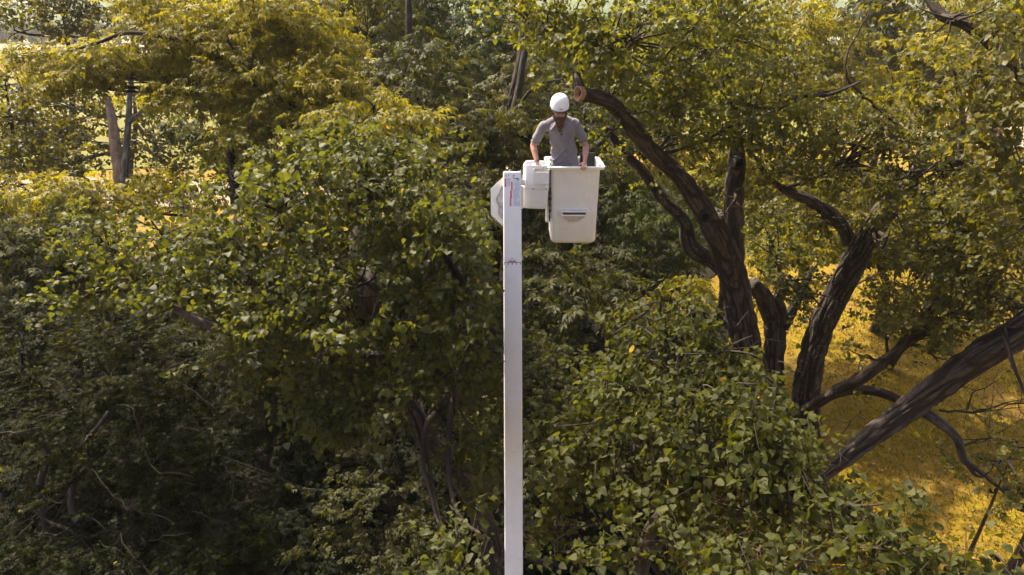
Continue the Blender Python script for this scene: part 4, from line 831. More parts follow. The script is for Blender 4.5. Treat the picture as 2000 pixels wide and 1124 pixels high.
ptw([(320, 640, 9.8), (380, 660, 9.6), (460, 700, 9.5)], .008, .004, fork=4); ptw([(330, 720, 9.7), (400, 720, 9.6), (440, 780, 9.5)], .008, .004, fork=4)
ptw([(430, 900, 9), (460, 960, 9), (430, 1010, 9), (440, 1090, 8.9)], .008, .004, fork=4)
ptw([(235, 1040, 8.8), (250, 1080, 8.7), (290, 1124, 8.6)], .009, .005, fork=2)
for _ in range(12):
    x, y = rng.uniform(30, 520), rng.uniform(660, 1080); a = rng.uniform(-.4, 1.0); l = rng.uniform(40, 120)
    d0 = 9.6-(y-660)/420*.8
    ptw([(x, y, d0), (x+l*.5*math.cos(a)+rng.uniform(-10, 10), y+l*.5*math.sin(a), d0-.1), (x+l*math.cos(a), y+l*math.sin(a), d0-.1)], .006, .003, fork=2)
tw.build('vines', M_DEAD, tks[1], 'stuff')
# far juniper and field edge woods
tree('dark rounded juniper standing in the field, top right', [(1785, 130, 50, 30, 34, 1.8), (1775, 165, 50, 34, 24, 1.8), (1800, 165, 50, 26, 24, 1.8)], 'fine', M_JU, (29, 54), .2, 160, cover=4, size=4.0, name='juniper_tree', twigs=False)
def far_row(lab, x0, x1, y, n, hgt, seed):
    t = thing('far_treeline', lab, 'trees', ((x0+x1)/2, y, 0)); rng = np.random.RandomState(seed); LM = []
    for k in range(n):
        cx, cy, h = rng.uniform(x0, x1), y+rng.uniform(-8, 8), hgt*rng.uniform(.6, 1.2); m = 90
        dd = rng.normal(0, 1, (m, 3)); dd /= np.linalg.norm(dd, axis=1)[:, None]; P = np.array([cx, cy, h*.55])+dd*np.array([h*.5, h*.5, h*.5])*rng.uniform(.6, 1, (m, 1))
        M = np.tile(np.eye(4), (m, 1, 1)); M[:, :3, :3] = rotmats(rng.normal(0, 1, (m, 3)), dd+.01)*1.8; M[:, :3, 3] = P; LM.append(M)
    LM = np.concatenate(LM); CROWNS.append(dict(tree=t, M=LM, C=np.stack([rng.rand(len(LM)), rng.rand(len(LM)), 0*rng.rand(len(LM))], -1), kind='fine', mat=M_DK, seed=seed, name='foliage', single=False, lsz=1))
    t['kind'] = 'stuff'
far_row('hazy far treeline beyond the pale fields, top left', -330, -90, 262, 60, 9, 170)
far_row('dark field edge woods behind the sycamores', -46, 70, 96, 46, 11, 171)
# fallen logs
tL = thing('fallen_log', 'fallen bark log lying at the very bottom right of the boom', 'log', ground_at(1120, 1118))
bark_limb('log', [ground_at(1000, 1116)+[0, 0, .15], ground_at(1100, 1116)+[0, 0, .15], ground_at(1180, 1120)+[0, 0, .15], ground_at(1270, 1140)+[0, 0, .15]], [.17, .17, .15, .12], M_BARK, tL, amp=.03, seed=180)
tS = thing('cut_log', 'short cut log piece with pale end beside the diagonal limb tip', 'log', ground_at(1590, 1010))
pS = [W(1560, 955, 16.2), W(1590, 922, 16.0), W(1612, 905, 15.9)]
bark_limb('log', pS, [.14, .15, .15], M_BARK, tS, amp=.02, seed=181); sawn_end('sawn_end', W(1613, 904, 15.85), (.4, -.7, .5), .14, tS, .2)
build_crowns()
#@@LIFT
# ------------------------------------------------------------------ aerial lift
lift = thing('aerial_lift', 'white aerial lift boom carrying the cream work bucket in front of the trees', 'aerial lift', Vector(WY(1006, 1124, 5.5)) * 0 + Vector((.06, 4.6, 0)))
a0 = Vector(W(1000.5, 335, 9.62)); a1 = Vector(W(1003.5, 1124, 9.50)); ax = (a1-a0).normalized(); L = 0
L = a0.z/(-ax.z); a2 = a0+ax*(L-.3)
nx = Vector((1, 0, 0)); nx = (nx-ax*nx.dot(ax)).normalized(); ny = ax.cross(nx).normalized()
if ny.y > 0: ny = -ny                      # ny points towards the camera
BW_, BD_ = .252, .24
def rrect(hw, hd, r, k=5):
    o = []
    for cx, cy, a in ((hw-r, hd-r, 0), (-hw+r, hd-r, 90), (-hw+r, -hd+r, 180), (hw-r, -hd+r, 270)):
        for i in range(k+1): t = math.radians(a+90*i/k); o.append((cx+r*math.cos(t), cy+r*math.sin(t)))
    return o
def loft(bm, rings, cap0=True, cap1=True):
    vs_ = [[bm.verts.new(p) for p in r] for r in rings]; n = len(vs_[0])
    for a, b in zip(vs_, vs_[1:]):
        for i in range(n): bm.faces.new((a[i], a[(i+1) % n], b[(i+1) % n], b[i]))
    if cap0: bm.faces.new(vs_[0])
    if cap1: bm.faces.new(vs_[-1])
bm = bmesh.new()
cen = a0 - ny*(BD_/2)                      # a0 lies on the front face
def bring(c, s=1.0): return [c+nx*(x*s)+ny*(y*s) for x, y in rrect(BW_/2, BD_/2, .018, 4)]
cen2 = a2-ny*(BD_/2)
loft(bm, [bring(cen, .94), bring(cen+ax*.012, 1.0), bring(cen+ax*.03, 1.0), bring(cen2-ax*.03, 1.0), bring(cen2-ax*.01, 1.0), bring(cen2, .98)])
boom = bm_obj('boom', bm, M_BOOM, lift)
def on_boom(px, py, w, h, m, name, lift_=.0015, par=None, skew=0):
    c = Vector(W(px, py, 9.6)); s = (c-a0).dot(ax); k = 9.6/F
    s = (py-335)/F*9.6; x = (px-(1000.5+3*(py-335)/789))/F*9.6
    o = a0+ax*s+nx*x+ny*lift_; hw, hh = w/2*k, h/2*k
    bm = bmesh.new(); V = [bm.verts.new(o+nx*dx*hw+ax*dy*hh+ax*(skew*dx*hh)) for dx, dy in ((-1, 1), (1, 1), (1, -1), (-1, -1))]
    bm.faces.new(V); V2 = None
    me_o = bm_obj(name, bm, m, par or boom, smooth=False); return me_o
dec = []
# warning decals near the tip (rotated red headings and columns of grey small print)
for (x, y, w, h) in ((991.5, 344, 14, 14), (1004, 368, 0, 0)):
    if w: on_boom(x, y, w, h, M_DECALW, 'decal')
for (x, y, w, h) in ((987, 357.5, 3.6, 16), (999.5, 364, 2.8, 16), (998, 380.5, 3.6, 15), (997.3, 396, 3, 15)):
    on_boom(x, y, w, h, M_RED, 'red_decal', .0030)
    on_boom(x, y-.6, w*.35, h*.68, simple('decal_pink', (.72, .30, .38), .5) if 'decal_pink' not in bpy.data.materials else bpy.data.materials['decal_pink'], 'decal_print', .0045)
on_boom(1009.5, 376, 15.5, 56, M_DECAL, 'decal'); on_boom(994, 356, 7, 16, M_DECAL, 'decal', .0015)
rr = random.Random(8)
for cx in (1004, 1007.3, 1010.4, 1013.6):
    y = 358
    while y < 402:
        h = rr.uniform(3, 9)
        if y+h > 404: break
        if rr.random() < .85: on_boom(cx+rr.uniform(-.2, .2), y+h/2, 1.6, h, M_DECALT if rr.random() < .9 else M_DECALW, 'decal_print', .0030)
        y += h+rr.uniform(1, 2.2)
for y in (351, 354, 357, 360): on_boom(993.6, y, 4.2, 1.1, M_DECALT, 'decal_print', .0030)
# small black pictogram marks
for (x, y, w, h, s) in ((988.3, 343.5, 1.4, 3.2, .4), (993.2, 342.5, 1.2, 3, -.4), (989.5, 346.5, 1.6, 1, 0), (1003.5, 343, 3.2, 1.3, -.6), (1002.3, 346.2, 1.2, 3.4, .3), (1008.5, 348.8, 12, .8, 0), (1009.5, 349.5, 6, 1.3, 2.2), (1011.5, 352.2, 2.6, 1.6, 1)):
    on_boom(x, y, w, h, M_INK, 'pictogram', .0030, skew=s)
# reach scale lower down
on_boom(1001.4, 513.7, 34, .9, M_INK, 'scale_line'); 
for x in (985.6, 992.6, 1000.5, 1008.8, 1016.5): on_boom(x, 516.3, 1.3, 3.4, M_INK, 'scale_tick')
on_boom(1000.6, 511.3, 14.5, 2.8, M_RED, 'red_decal', .002); on_boom(1000.6, 511.3, 11, .9, bpy.data.materials['decal_pink'], 'decal_print', .0035)
for (x, y, w) in ((997.5, 505.2, 9), (1003, 506.8, 10), (998.5, 508.3, 6)): on_boom(x, y, w, .7, M_DECALT, 'decal_print')
for x in (986, 1013):
    bm = bmesh.new(); c = a0+nx*((x-1000.5)/F*9.6)-ny*.02-ax*.0; add_cyl(bm, c-ax*.012, c+ax*.01, .012, n=8); bm_obj('bolt', bm, M_STEEL, boom)
# hexagonal side cover
bm = bmesh.new(); pts = [(985, 344), (958.5, 368.5), (958.8, 421), (985, 444)]
fr = [Vector(W(x, y, 9.72)) for x, y in pts]; bk = [p-ny*.14 for p in fr]
F1 = [bm.verts.new(p) for p in fr]; B1 = [bm.verts.new(p) for p in bk]; bm.faces.new(F1); bm.faces.new(B1[::-1])
for i in range(4): bm.faces.new((F1[i], F1[(i+1) % 4], B1[(i+1) % 4], B1[i]))
bm_obj('side_cover', bm, M_BUCKET, lift, bevel=.006)
bm = bmesh.new(); poly = []
for i in range(24):
    a = math.pi/2+math.pi*i/23; poly.append(Vector(W(986+15*math.cos(a)*(1+.12*math.sin(5*a)+.07*math.sin(9*a)), 397-34*math.sin(a)*(1+.05*math.sin(7*a)), 9.715)) + ny*.004)
V = [bm.verts.new(p) for p in poly]; bm.faces.new(V); bm_obj('worn_panel', bm, M_GREYWEAR, lift, smooth=False)
for (x, y) in ((980.5, 366), (980.5, 422)):
    bm = bmesh.new(); c = Vector(W(x, y, 9.70)); add_cyl(bm, c, c+ny*.03, .012, n=8); bm_obj('bolt', bm, M_STEEL, lift)
# knuckle at the foot of the boom (below the frame)
bm = bmesh.new(); add_cyl(bm, a2-nx*.2-ny*.12, a2+nx*.2-ny*.12, .2, n=24); bm_obj('knuckle', bm, M_BOOM, lift)

# bucket
BX = (1125-1000)/F*9.7; FY = 9.62; BZ = WY(1125, 327, FY)[2]; HD = .38
cy = FY+HD
def ring(z, hw, hd, r, ox=0): return [Vector((BX+ox+x, cy+y, z)) for x, y in rrect(hw, hd, r, 6)]
bm = bmesh.new(); hb = 1.15
loft(bm, [ring(BZ-hb, .27, .27, .05), ring(BZ-hb+.012, .30, .30, .06), ring(BZ-hb+.05, .328, .325, .065), ring(BZ-hb*.5, .338, .335, .06), ring(BZ-.06, .350, .345, .06), ring(BZ-.045, .356, .35, .06),
          ring(BZ-.04, .405, .375, .06), ring(BZ-.008, .418, .384, .065), ring(BZ, .412, .38, .065), ring(BZ+.002, .36, .34, .05), ring(BZ-.012, .345, .325, .05), ring(BZ-hb+.2, .305, .305, .05), ring(BZ-hb+.19, .28, .28, .04)], True, True)
bucket = bm_obj('bucket', bm, M_BUCKET, lift)
# foothold on the front of the bucket
def fp(px, py, off=0):
    z = WY(px, py, FY+.04)[2]; y = cy-.338-off; return Vector(((px-1000)/F*9.78, y, z))
def prism(name, outer, off0, off1, m, par, inset=1.0):
    c = sum((Vector(p) for p in [(x, y, 0) for x, y in outer]), Vector())/len(outer)
    bm = bmesh.new(); A = [bm.verts.new(fp(x, y, off0)) for x, y in outer]; B = [bm.verts.new(fp(c.x+(x-c.x)*inset, c.y+(y-c.y)*inset, off1)) for x, y in outer]
    n = len(A); bm.faces.new(B)
    for i in range(n): bm.faces.new((A[i], A[(i+1) % n], B[(i+1) % n], B[i]))
    return bm_obj(name, bm, m, par, bevel=.002)
prism('step_surround', [(1091, 408), (1152.5, 408), (1154.5, 416), (1133, 438.5), (1112, 438.5), (1090, 416)], -.01, .012, M_BUCKET, bucket, .97)
stp = prism('step_pocket', [(1096, 410.5), (1149, 410.5), (1149.5, 419.5), (1131, 432), (1114, 432), (1096, 419.5)], .008, .05, M_STEP, bucket, .97)
bm = bmesh.new()
for (a, b) in (((1096, 412.2), (1149.5, 412.2)), ((1097, 419.5), (1149, 419.5)), ((1097.5, 411.5), (1098.5, 420)), ((1148.5, 411.5), (1147.5, 420))):
    add_cyl(bm, fp(*a, .052), fp(*b, .052), .012, n=10)
bm_obj('step_lip', bm, M_BUCKET, stp)
bm = bmesh.new(); V = [bm.verts.new(fp(x, y, .054)) for x, y in ((1100, 413.2), (1146, 413.2), (1146, 418), (1102, 418))]; bm.faces.new(V); bm_obj('step_slot_shade', bm, M_SLOT, stp, smooth=False)  # flat dark face, the shade of the step slot painted on
# control pod left of the bucket
PX = (1050-1000)/F*9.75; PY = 9.83; PZ = BZ+.015; yaw = Matrix.Rotation(math.radians(-9), 4, 'Z')
def pr(z, hw, hd, r, ox=0, oy=0): return [Vector((PX, PY, z)) + (yaw @ Vector((x+ox, y+oy, 0))) for x, y in rrect(hw, hd, r, 6)]
bm = bmesh.new()
loft(bm, [pr(PZ-.64, .15, .12, .05, -.012), pr(PZ-.63, .175, .15, .06, -.012), pr(PZ-.60, .188, .165, .06, -.012), pr(PZ-.36, .186, .168, .06, -.006), pr(PZ-.345, .187, .170, .06, -.006), pr(PZ-.335, .194, .178, .06, -.004), pr(PZ-.31, .192, .177, .06, -.003),
          pr(PZ-.30, .186, .172, .06, 0), pr(PZ-.012, .187, .175, .07), pr(PZ, .183, .171, .07), pr(PZ-.002, .168, .156, .06), pr(PZ-.02, .165, .153, .06), pr(PZ-.26, .16, .15, .05)])
pod = bm_obj('control_pod', bm, M_POD, lift)
def pl(x, y, z): return Vector((PX, PY, PZ+z)) + (yaw @ Vector((x, y, 0)))
Ry = yaw.to_3x3()
bm = bmesh.new()                                     # open topped tray on its front
add_box(bm, pl(.085, -.215, -.165), (.22, .012, .17), Ry)
add_box(bm, pl(.085, -.195, -.245), (.22, .05, .012), Ry)
add_box(bm, pl(-.02, -.195, -.145), (.012, .05, .21), Ry); add_box(bm, pl(.19, -.195, -.145), (.012, .05, .21), Ry)
bm_obj('tray', bm, M_POD, pod, bevel=.004)
bm = bmesh.new(); add_box(bm, pl(.085, -.1795, -.10), (.2, .008, .11), Ry); bm_obj('tray_back', bm, M_LINER, pod, smooth=False)
for x in (-.03, .155):
    bm = bmesh.new(); c = pl(x, -.181, -.33); add_cyl(bm, c, c+Vector((0, -.01, 0)), .009, n=10); bm_obj('bolt', bm, M_BLACK, pod)
for x in (-.03, .11):
    bm = bmesh.new(); c = pl(x, -.174, -.028); add_cyl(bm, c, c+Vector((0, -.005, 0)), .009, n=10); bm_obj('bolt', bm, M_STEEL, pod)
bm = bmesh.new(); add_box(bm, pl(.04, -.17, -.575), (.24, .012, .02), Ry); bm_obj('ridge', bm, M_POD, pod, bevel=.004)
bm = bmesh.new(); add_box(bm, pl(-.01, .04, -.07), (.13, .1, .10), Ry); bm_obj('controller_base', bm, M_POD, pod, bevel=.012)
bm = bmesh.new()
hp = [pl(-.065, -.01, -.11), pl(-.065, -.01, -.05), pl(.05, -.01, -.05), pl(.05, -.01, -.11)]
for a, b in zip(hp, hp[1:]): add_cyl(bm, a, b, .016, n=12)
for p in hp: add_ell(bm, p, (.016,)*3, sub=2)
bm_obj('controller_grip', bm, M_NAVY, pod)
# brackets between boom, pod and bucket
bm = bmesh.new()
p = Vector(W(1021, 356, 9.78)); add_cyl(bm, p-nx*.05, p+nx*.03, .05, n=20)
p = Vector(W(1020, 386, 9.80)); add_box(bm, p, (.03, .1, .3))
bm_obj('tip_bracket', bm, M_BUCKET, lift)
bm = bmesh.new(); add_box(bm, Vector((BX-.36, cy, BZ-.55)), (.06, .12, .7)); add_box(bm, Vector((BX-.6, cy+.05, BZ-.42)), (.45, .1, .12)); bm_obj('mount_bracket', bm, M_BOOM, lift, bevel=.006)
bm = bmesh.new()
for k in range(5): add_cyl(bm, Vector((BX-.352, FY+.06, BZ-.36-.09*k)), Vector((BX-.352, FY+.06, BZ-.40-.09*k)), .014+.004*(k % 2), n=10)
add_cyl(bm, Vector((BX-.352, FY+.062, BZ-.3)), Vector((BX-.352, FY+.062, BZ-.8)), .009, n=8)
bm_obj('hose', bm, M_BLACK, lift)
# black pouch inside the bucket
pc = Vector(WY(1147, 313, cy+.25))
pouch = thing('tool_pouch', 'black tool pouch hanging inside the back right corner of the bucket', 'pouch', pc)
bm = bmesh.new(); add_box(bm, pc+Vector((0, 0, .0)), (.22, .07, .22)); bm_obj('pouch', bm, M_BLACK, pouch, bevel=.015)
bm = bmesh.new(); add_box(bm, pc+Vector((0, -.038, .02)), (.17, .02, .09)); bm_obj('pouch_pocket', bm, M_BLACK, pouch, bevel=.01)

#@@MAN
# ------------------------------------------------------------------ the man
def remeshed(name, bm, voxel, m, parent, smooth_it=4, disp=None):
    me = bpy.data.meshes.new('tmp'); bm.to_mesh(me); bm.free(); o = bpy.data.objects.new('tmp', me); COL.objects.link(o)
    r = o.modifiers.new('r', 'REMESH'); r.mode = 'VOXEL'; r.voxel_size = voxel
    if smooth_it: s = o.modifiers.new('s', 'SMOOTH'); s.iterations = smooth_it; s.factor = .5
    dg = bpy.context.evaluated_depsgraph_get(); me2 = bpy.data.meshes.new_from_object(o.evaluated_get(dg)); bpy.data.objects.remove(o); me2.name = name
    if disp:
        n = len(me2.vertices); co = np.zeros(n*3, np.float32); me2.vertices.foreach_get('co', co); co = co.reshape(-1, 3).astype(float)
        no = np.zeros(n*3, np.float32); me2.vertices.foreach_get('normal', no); no = no.reshape(-1, 3); co += no*disp(co)[:, None]; me2.vertices.foreach_set('co', co.astype(np.float32).ravel())
    for p in me2.polygons: p.use_smooth = True
    me2.materials.clear(); me2.materials.append(m); return place(bpy.data.objects.new(name, me2), parent)
def limb(bm, pts, r, sub=2):
    for i, (p, q) in enumerate(zip(pts, pts[1:])): add_cyl(bm, p, q, r[i], r[i+1], n=18)
    for p, a in zip(pts, r): add_ell(bm, p, (a*.995,)*3, sub=sub)
V3 = lambda a: Vector(a.tolist())
floor_z = BZ-hb+.19
man = thing('person', 'bearded man in grey t-shirt and white helmet standing in the bucket, looking down', 'person', (BX-.12, cy, floor_z))
sL, sR = V3(WY(1062, 246, 9.98)), V3(WY(1125, 243, 9.98))
neckb, pelvis, chest, waist = V3(WY(1094, 232, 9.98)), V3(WY(1105, 335, 10.05)), V3(WY(1096, 258, 9.96)), V3(WY(1103, 306, 10.02))
eL, wL, hL = V3(WY(1041.5, 284, 10.0)), V3(WY(1049, 318, 9.85)), V3(WY(1050, 327, 9.815))
eR, wR, hR = V3(WY(1144.5, 286, 9.98)), V3(WY(1142.5, 314, 9.74)), V3(WY(1141, 322.5, 9.665))
head = V3(WY(1093, 215.5, 9.87)); hrot = Euler((math.radians(8), 0, math.radians(3))).to_matrix()
def hp_(x, y, z): return head + hrot @ Vector((x, y, z))
bm = bmesh.new()
add_ell(bm, hp_(0, .0, .02), (.088, .100, .105), hrot); add_ell(bm, hp_(0, -.03, -.05), (.072, .068, .075), hrot)     # skull, jaw
add_ell(bm, hp_(0, -.102, -.022), (.014, .020, .030), hrot, 2); add_ell(bm, hp_(0, -.112, -.042), (.019, .016, .013), hrot, 2)   # nose
add_ell(bm, hp_(0, -.083, .012), (.05, .018, .012), hrot, 2)                                                      # brow
add_ell(bm, hp_(-.045, -.075, -.035), (.024, .022, .02), hrot, 2); add_ell(bm, hp_(.045, -.075, -.035), (.024, .022, .02), hrot, 2)
for s in (-1, 1): add_ell(bm, hp_(s*.08, .008, -.015), (.01, .02, .032), hrot, 2)
limb(bm, [neckb+Vector((0, .01, -.02)), hp_(0, .02, -.05)], [.062, .058])
# torso under the shirt
add_ell(bm, chest, (.14, .085, .15)); add_ell(bm, waist, (.13, .08, .2)); add_ell(bm, pelvis+Vector((0, 0, -.02)), (.15, .10, .13))
limb(bm, [sL, sR], [.045, .045])
# arms
fL1, fR1 = eL.lerp(wL, .3), eR.lerp(wR, .3)
limb(bm, [sL, sL.lerp(eL, .5), eL, fL1, wL], [.045, .046, .045, .047, .029])
limb(bm, [sR, sR.lerp(eR, .5), eR, fR1, wR], [.045, .046, .045, .047, .029])
# legs
for s in (-1, 1):
    hipj = pelvis+Vector((s*.09, 0, -.06)); ank = Vector((BX-.12+s*.11, cy+.02, floor_z+.06)); kn = hipj.lerp(ank, .5)+Vector((0, -.03, 0))
    limb(bm, [hipj, kn, ank], [.085, .06, .04]); limb(bm, [ank+Vector((0, .02, -.02)), ank+Vector((0, -.15, -.03))], [.035, .03])
# right hand of the picture: palm on the rim, fingers hanging over the lip
def hand(bm, wrist, palm, dirv, side, curl, thumb_side, flen=.072):
    d = dirv.normalized(); sd = side.normalized(); up = d.cross(sd).normalized()
    R3 = Matrix((sd, d, up)).transposed()
    add_ell(bm, palm, (.041, .05, .018), R3); limb(bm, [wrist, palm], [.027, .026])
    for i, (o, l) in enumerate(((-.031, .92), (-.011, 1.05), (.010, 1.0), (.030, .78))):
        b = palm + sd*o + d*.034; dd = (d+sd*o*3).normalized()
        p1 = b+dd*flen*.5*l; cdir = (dd*math.cos(curl)+Vector(CURL)*math.sin(curl)).normalized(); p2 = p1+cdir*flen*.36*l
        c2 = (dd*math.cos(curl*1.7)+Vector(CURL)*math.sin(curl*1.7)).normalized(); p3 = p2+c2*flen*.26*l
        limb(bm, [b, p1, p2, p3], [.0105, .0095, .0088, .0075])
    tb = palm-d*.02+sd*thumb_side*.035; t1 = tb+(d*.6+sd*thumb_side*.8).normalized()*.034; t2 = t1+(d*.9+sd*thumb_side*.25+Vector(CURL)*.3).normalized()*.03
    limb(bm, [palm-d*.03, tb, t1, t2], [.016, .014, .0115, .009])
CURL = (0, .15, -1)
hand(bm, wR, V3(WY(1141, 321, 9.665)), Vector((-.12, -1, -.42)), Vector((1, -.1, 0)), .95, -1)
CURL = (0, .7, -.8)
hand(bm, wL, hL, Vector((0, -.35, -.9)), Vector((1, .15, 0)), .9, 1, .06)
body = remeshed('body', bm, .0058, M_SKIN, man, 3)
# shirt
bm = bmesh.new()
def shirt_w(p0, p1, r0, r1, n=6):
    for i in range(n+1):
        t = i/n; c = p0.lerp(p1, t); r = [a*(1-t)+b*t for a, b in zip(r0, r1)]; add_ell(bm, c, r)
shirt_w(chest+Vector((0, 0, .05)), waist, (.176, .115, .12), (.185, .125, .12)); shirt_w(waist, pelvis+Vector((0, 0, -.02)), (.185, .125, .12), (.215, .145, .1))
limb(bm, [sL+Vector((.02, 0, -.012)), neckb+Vector((-.03, .01, -.035)), neckb+Vector((.03, .01, -.035)), sR+Vector((-.02, 0, -.012))], [.068, .07, .07, .068], 3)
add_ell(bm, chest+Vector((-.085, -.02, .05)), (.10, .09, .09)); add_ell(bm, chest+Vector((.085, -.02, .05)), (.10, .09, .09))
slL, slR = sL.lerp(eL, .66), sR.lerp(eR, .60)
limb(bm, [sL, sL.lerp(slL, .5), slL], [.066, .068, .068], 3); limb(bm, [sR, sR.lerp(slR, .5), slR], [.066, .068, .068], 3)
def folds(co):
    d = np.zeros(len(co)); q = co-np.array(waist)
    dg_ = noise3(np.stack([(q[:, 0]*.8-q[:, 2]*.6)*16, (q[:, 0]*.6+q[:, 2]*.8)*4, q[:, 1]*5], -1), 3)
    d += .022*(1-np.abs(2*dg_-1))**2.5
    d2 = noise3(np.stack([(q[:, 0]*.8+q[:, 2]*.5)*22, (q[:, 0]*.5-q[:, 2]*.8)*6, q[:, 1]*8], -1), 5)
    d += .013*(1-np.abs(2*d2-1))**2.5
    low = np.clip((-q[:, 2]-.02)/.15, 0, 1); d3 = noise3(np.stack([q[:, 0]*14, q[:, 1]*8, q[:, 2]*30], -1), 6); d += .02*low*(d3-.4)
    arm = np.clip((np.abs(q[:, 0]+.05)-.18)/.06, 0, 1); return (d-.007)*(1-.6*arm)
shirt = remeshed('shirt', bm, .009, M_SHIRT, man, 22, folds)
def cuff(c, dirv, r, nm):
    q = dirv.normalized().to_track_quat('Z', 'Y').to_matrix().to_4x4(); bm = bmesh.new(); n = 28; rg = []
    for rr, z in ((r, -.012), (r*1.015, .012), (r*.97, .014), (r*.9, -.01)): rg.append([Matrix.Translation(c) @ q @ Vector((rr*math.cos(2*math.pi*i/n), rr*math.sin(2*math.pi*i/n), z)) for i in range(n)])
    loft(bm, rg, False, False); return bm_obj(nm, bm, M_SHIRT, shirt)
cuff(slL+(eL-sL).normalized()*.055, eL-sL, .062, 'cuff'); cuff(slR+(eR-sR).normalized()*.055, eR-sR, .064, 'cuff')
bm = bmesh.new(); n = 28; rg = []
cc = neckb+Vector((0, -.012, .012)); q = Matrix.Rotation(math.radians(18), 4, 'X')
for rr, z in ((.086, -.02), (.080, .006), (.072, .006), (.068, -.01)): rg.append([Matrix.Translation(cc) @ q @ Vector((rr*math.cos(2*math.pi*i/n), rr*.95*math.sin(2*math.pi*i/n), z)) for i in range(n)])
loft(bm, rg, False, False); bm_obj('collar', bm, M_SHIRT, shirt)
bm = bmesh.new()
for s in (-1, 1):
    hipj = pelvis+Vector((s*.09, 0, -.06)); ank = Vector((BX-.12+s*.11, cy+.02, floor_z+.06)); kn = hipj.lerp(ank, .5)+Vector((0, -.03, 0))
    limb(bm, [hipj, kn, ank], [.105, .08, .065])
add_ell(bm, pelvis+Vector((0, 0, -.05)), (.175, .125, .11)); remeshed('trousers', bm, .012, M_TROUSER, man, 4)
# boots
for s in (-1, 1):
    bm = bmesh.new(); ank = Vector((BX-.12+s*.11, cy+.02, floor_z+.05)); limb(bm, [ank+Vector((0, .02, 0)), ank+Vector((0, -.16, -.01))], [.052, .045]); remeshed('boot', bm, .01, M_BEARD, man, 2)
# beard and moustache
bm = bmesh.new()
add_ell(bm, hp_(0, -.055, -.115), (.074, .052, .042), hrot); add_ell(bm, hp_(0, -.066, -.145), (.066, .048, .055), hrot); add_ell(bm, hp_(.006, -.07, -.195), (.050, .038, .055), hrot); add_ell(bm, hp_(.012, -.068, -.25), (.030, .024, .05), hrot); add_ell(bm, hp_(.016, -.062, -.295), (.014, .012, .035), hrot)
for s in (-1, 1):
    limb(bm, [hp_(s*.086, .01, -.035), hp_(s*.080, -.018, -.075), hp_(s*.056, -.05, -.105)], [.014, .022, .03]); add_ell(bm, hp_(s*.022, -.100, -.076), (.026, .012, .009), hrot, 2)
def hairy(co): return .007*(noise3(co*np.array([170, 170, 45]), 2)-.5)+.012*(noise3(co*np.array([60, 60, 30]), 4)-.5)
remeshed('beard', bm, .0045, M_BEARD, man, 2, hairy)
# eyes
for s in (-1, 1):
    bm = bmesh.new(); add_ell(bm, hp_(s*.032, -.090, -.010), (.013,)*3, sub=2); e = bm_obj('eye', bm, simple('eye_dark', (.05, .03, .025), .3) if 'eye_dark' not in bpy.data.materials else bpy.data.materials['eye_dark'], man)
# helmet
bm = bmesh.new(); rings = []; n = 36
prof = [(1.0, -.075), (1.03, -.06), (1.03, -.03), (1.0, .02), (.93, .065), (.80, .10), (.62, .125), (.40, .142), (.18, .150)]
for k, z in prof: rings.append([hp_(.129*k*math.cos(2*math.pi*i/n), .012+.150*k*math.sin(2*math.pi*i/n), .088+z*.93 + (.012*math.cos(2*math.pi*i/n*2) if z < 0 else 0)) for i in range(n)])
loft(bm, rings[:], False, True)
inner = [[hp_(.120*math.cos(2*math.pi*i/n), .012+.141*math.sin(2*math.pi*i/n), .088+z*.93 + (.012*math.cos(2*math.pi*i/n*2) if z < -.05 else 0)) for i in range(n)] for z in (-.078, .03)]
loft(bm, inner, False, True)
# ridges of the shell
helmet = bm_obj('helmet', bm, M_HELMET, man)
bm = bmesh.new(); pts = [hp_(.130*math.cos(a), .010+.151*math.sin(a), .018+.012*math.cos(2*a)) for a in [2*math.pi*i/40 for i in range(41)]]
for a, b in zip(pts, pts[1:]): add_cyl(bm, a, b, .0085, n=8)
pk = [hp_(.09*math.sin(t), -.134-.028*math.cos(t), .012-.004*math.cos(t)) for t in np.linspace(-1.2, 1.2, 12)]
for a, b in zip(pk, pk[1:]): add_cyl(bm, a, b, .010, n=8)
bm_obj('brim_trim', bm, M_BLACK, helmet)
for s in (-1, 1):
    bm = bmesh.new(); add_ell(bm, hp_(s*.133, .0, .055), (.010, .028, .014), hrot, 2); add_ell(bm, hp_(s*.132, -.03, .036), (.010, .014, .02), hrot, 2); add_ell(bm, hp_(s*.133, .03, .04), (.008, .012, .018), hrot, 2)
    bm_obj('clip', bm, M_BLACK, helmet)
    bm = bmesh.new(); limb(bm, [hp_(s*.105, -.01, -.03), hp_(s*.088, -.02, -.08), hp_(s*.05, -.045, -.12)], [.005, .005, .005]); bm_obj('chin_strap', bm, M_BLACK, helmet)
    bm = bmesh.new()
    for k in range(3): add_box(bm, hp_(s*(.05+.017*k), -.108+.004*k, .125-.012*k), (.006, .03, .006), hrot)
    bm_obj('vent', bm, M_DECALT, helmet)
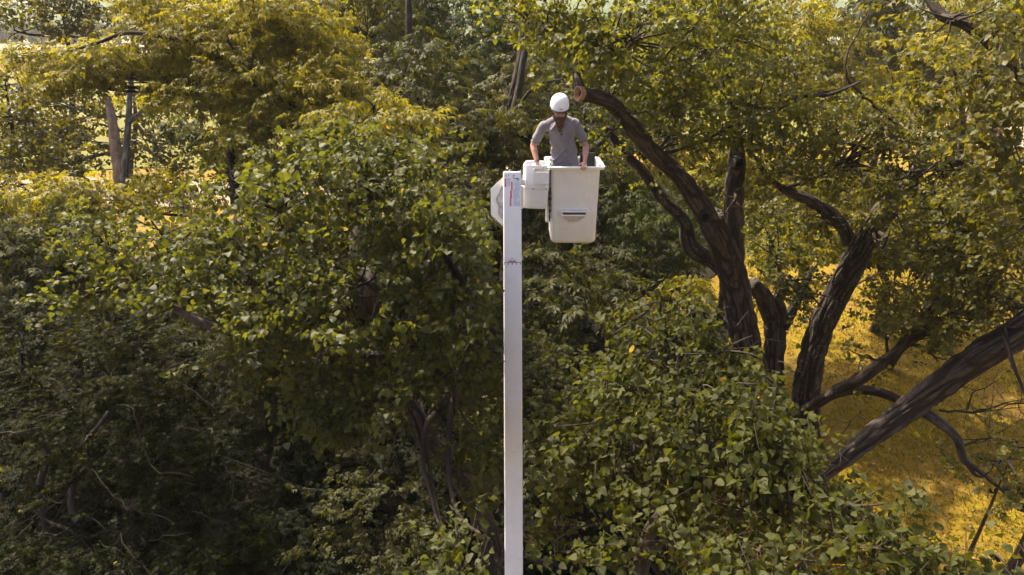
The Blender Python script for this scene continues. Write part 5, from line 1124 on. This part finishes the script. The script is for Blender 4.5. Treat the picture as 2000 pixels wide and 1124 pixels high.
# small emblem on the helmet front: two grey strokes either side of a red patch
for (x, w, h, m_) in ((-.026, .005, .018, M_DECALT), (-.017, .004, .014, M_DECALT), (.0, .020, .013, M_RED), (.0, .008, .018, M_RED), (.018, .004, .015, M_DECALT), (.027, .005, .018, M_DECALT)):
    ang = x/.125; bm = bmesh.new(); add_box(bm, hp_(.137*math.sin(ang), .012-.1555*math.cos(ang), .05), (w, .004, h), hrot @ Matrix.Rotation(ang, 3, 'Z')); bm_obj('emblem', bm, m_, helmet, smooth=False)
# things worn
bm = bmesh.new(); d = (wL-eL).normalized(); add_cyl(bm, wL-d*.028, wL-d*.004, .036, .035, 20); bm_obj('watch', bm, M_WATCH, man)
bm = bmesh.new(); c = V3(WY(1144.6, 326.5, 9.60)); add_cyl(bm, c+Vector((0, -.004, .004)), c+Vector((0, .004, -.004)), .0118, n=16); bm_obj('ring', bm, M_SILVER, man)
bm = bmesh.new(); c = V3(WY(1097, 262, 9.835)); limb(bm, [c+Vector((.01, 0, .05)), c+Vector((.0, -.004, 0))], [.005, .006]); add_ell(bm, c+Vector((-.005, -.006, -.008)), (.018, .01, .014), None, 2); bm_obj('sunglasses', bm, M_BLACK, man)
# tattoo band on his right forearm
def sleeve_band(a, b, t0, t1, r0, r1, nm):
    p, q_ = a.lerp(b, t0), a.lerp(b, t1); bm = bmesh.new(); add_cyl(bm, p, q_, r0, r1, 24); bmesh.ops.delete(bm, geom=[f for f in bm.faces if len(f.verts) > 4], context='FACES'); bm_obj(nm, bm, M_TATTOO, man)
#@@HAZE
hz = bmesh.new(); add_box(hz, (0, 1000, 19), (3990, 2600, 40)); HZ = bm_obj('haze', hz, None, smooth=False)
HZ['kind'] = 'stuff'; HZ['label'] = 'thin warm summer haze over the fields and woods'; HZ['category'] = 'haze'
mh = bpy.data.materials.new('haze_air'); mh.use_nodes = True; nt = mh.node_tree; nt.nodes.clear(); oo = nt.nodes.new('ShaderNodeOutputMaterial'); pv = nt.nodes.new('ShaderNodeVolumePrincipled')
pv.inputs['Color'].default_value = (.95, .95, .95, 1); pv.inputs['Density'].default_value = .00025; pv.inputs['Anisotropy'].default_value = .3
nt.links.new(pv.outputs[0], oo.inputs['Volume']); HZ.data.materials.clear(); HZ.data.materials.append(mh)
print('OBJECTS', len(bpy.data.objects), 'TRIS', sum(len(m.loops)-2*len(m.polygons) for m in bpy.data.meshes))
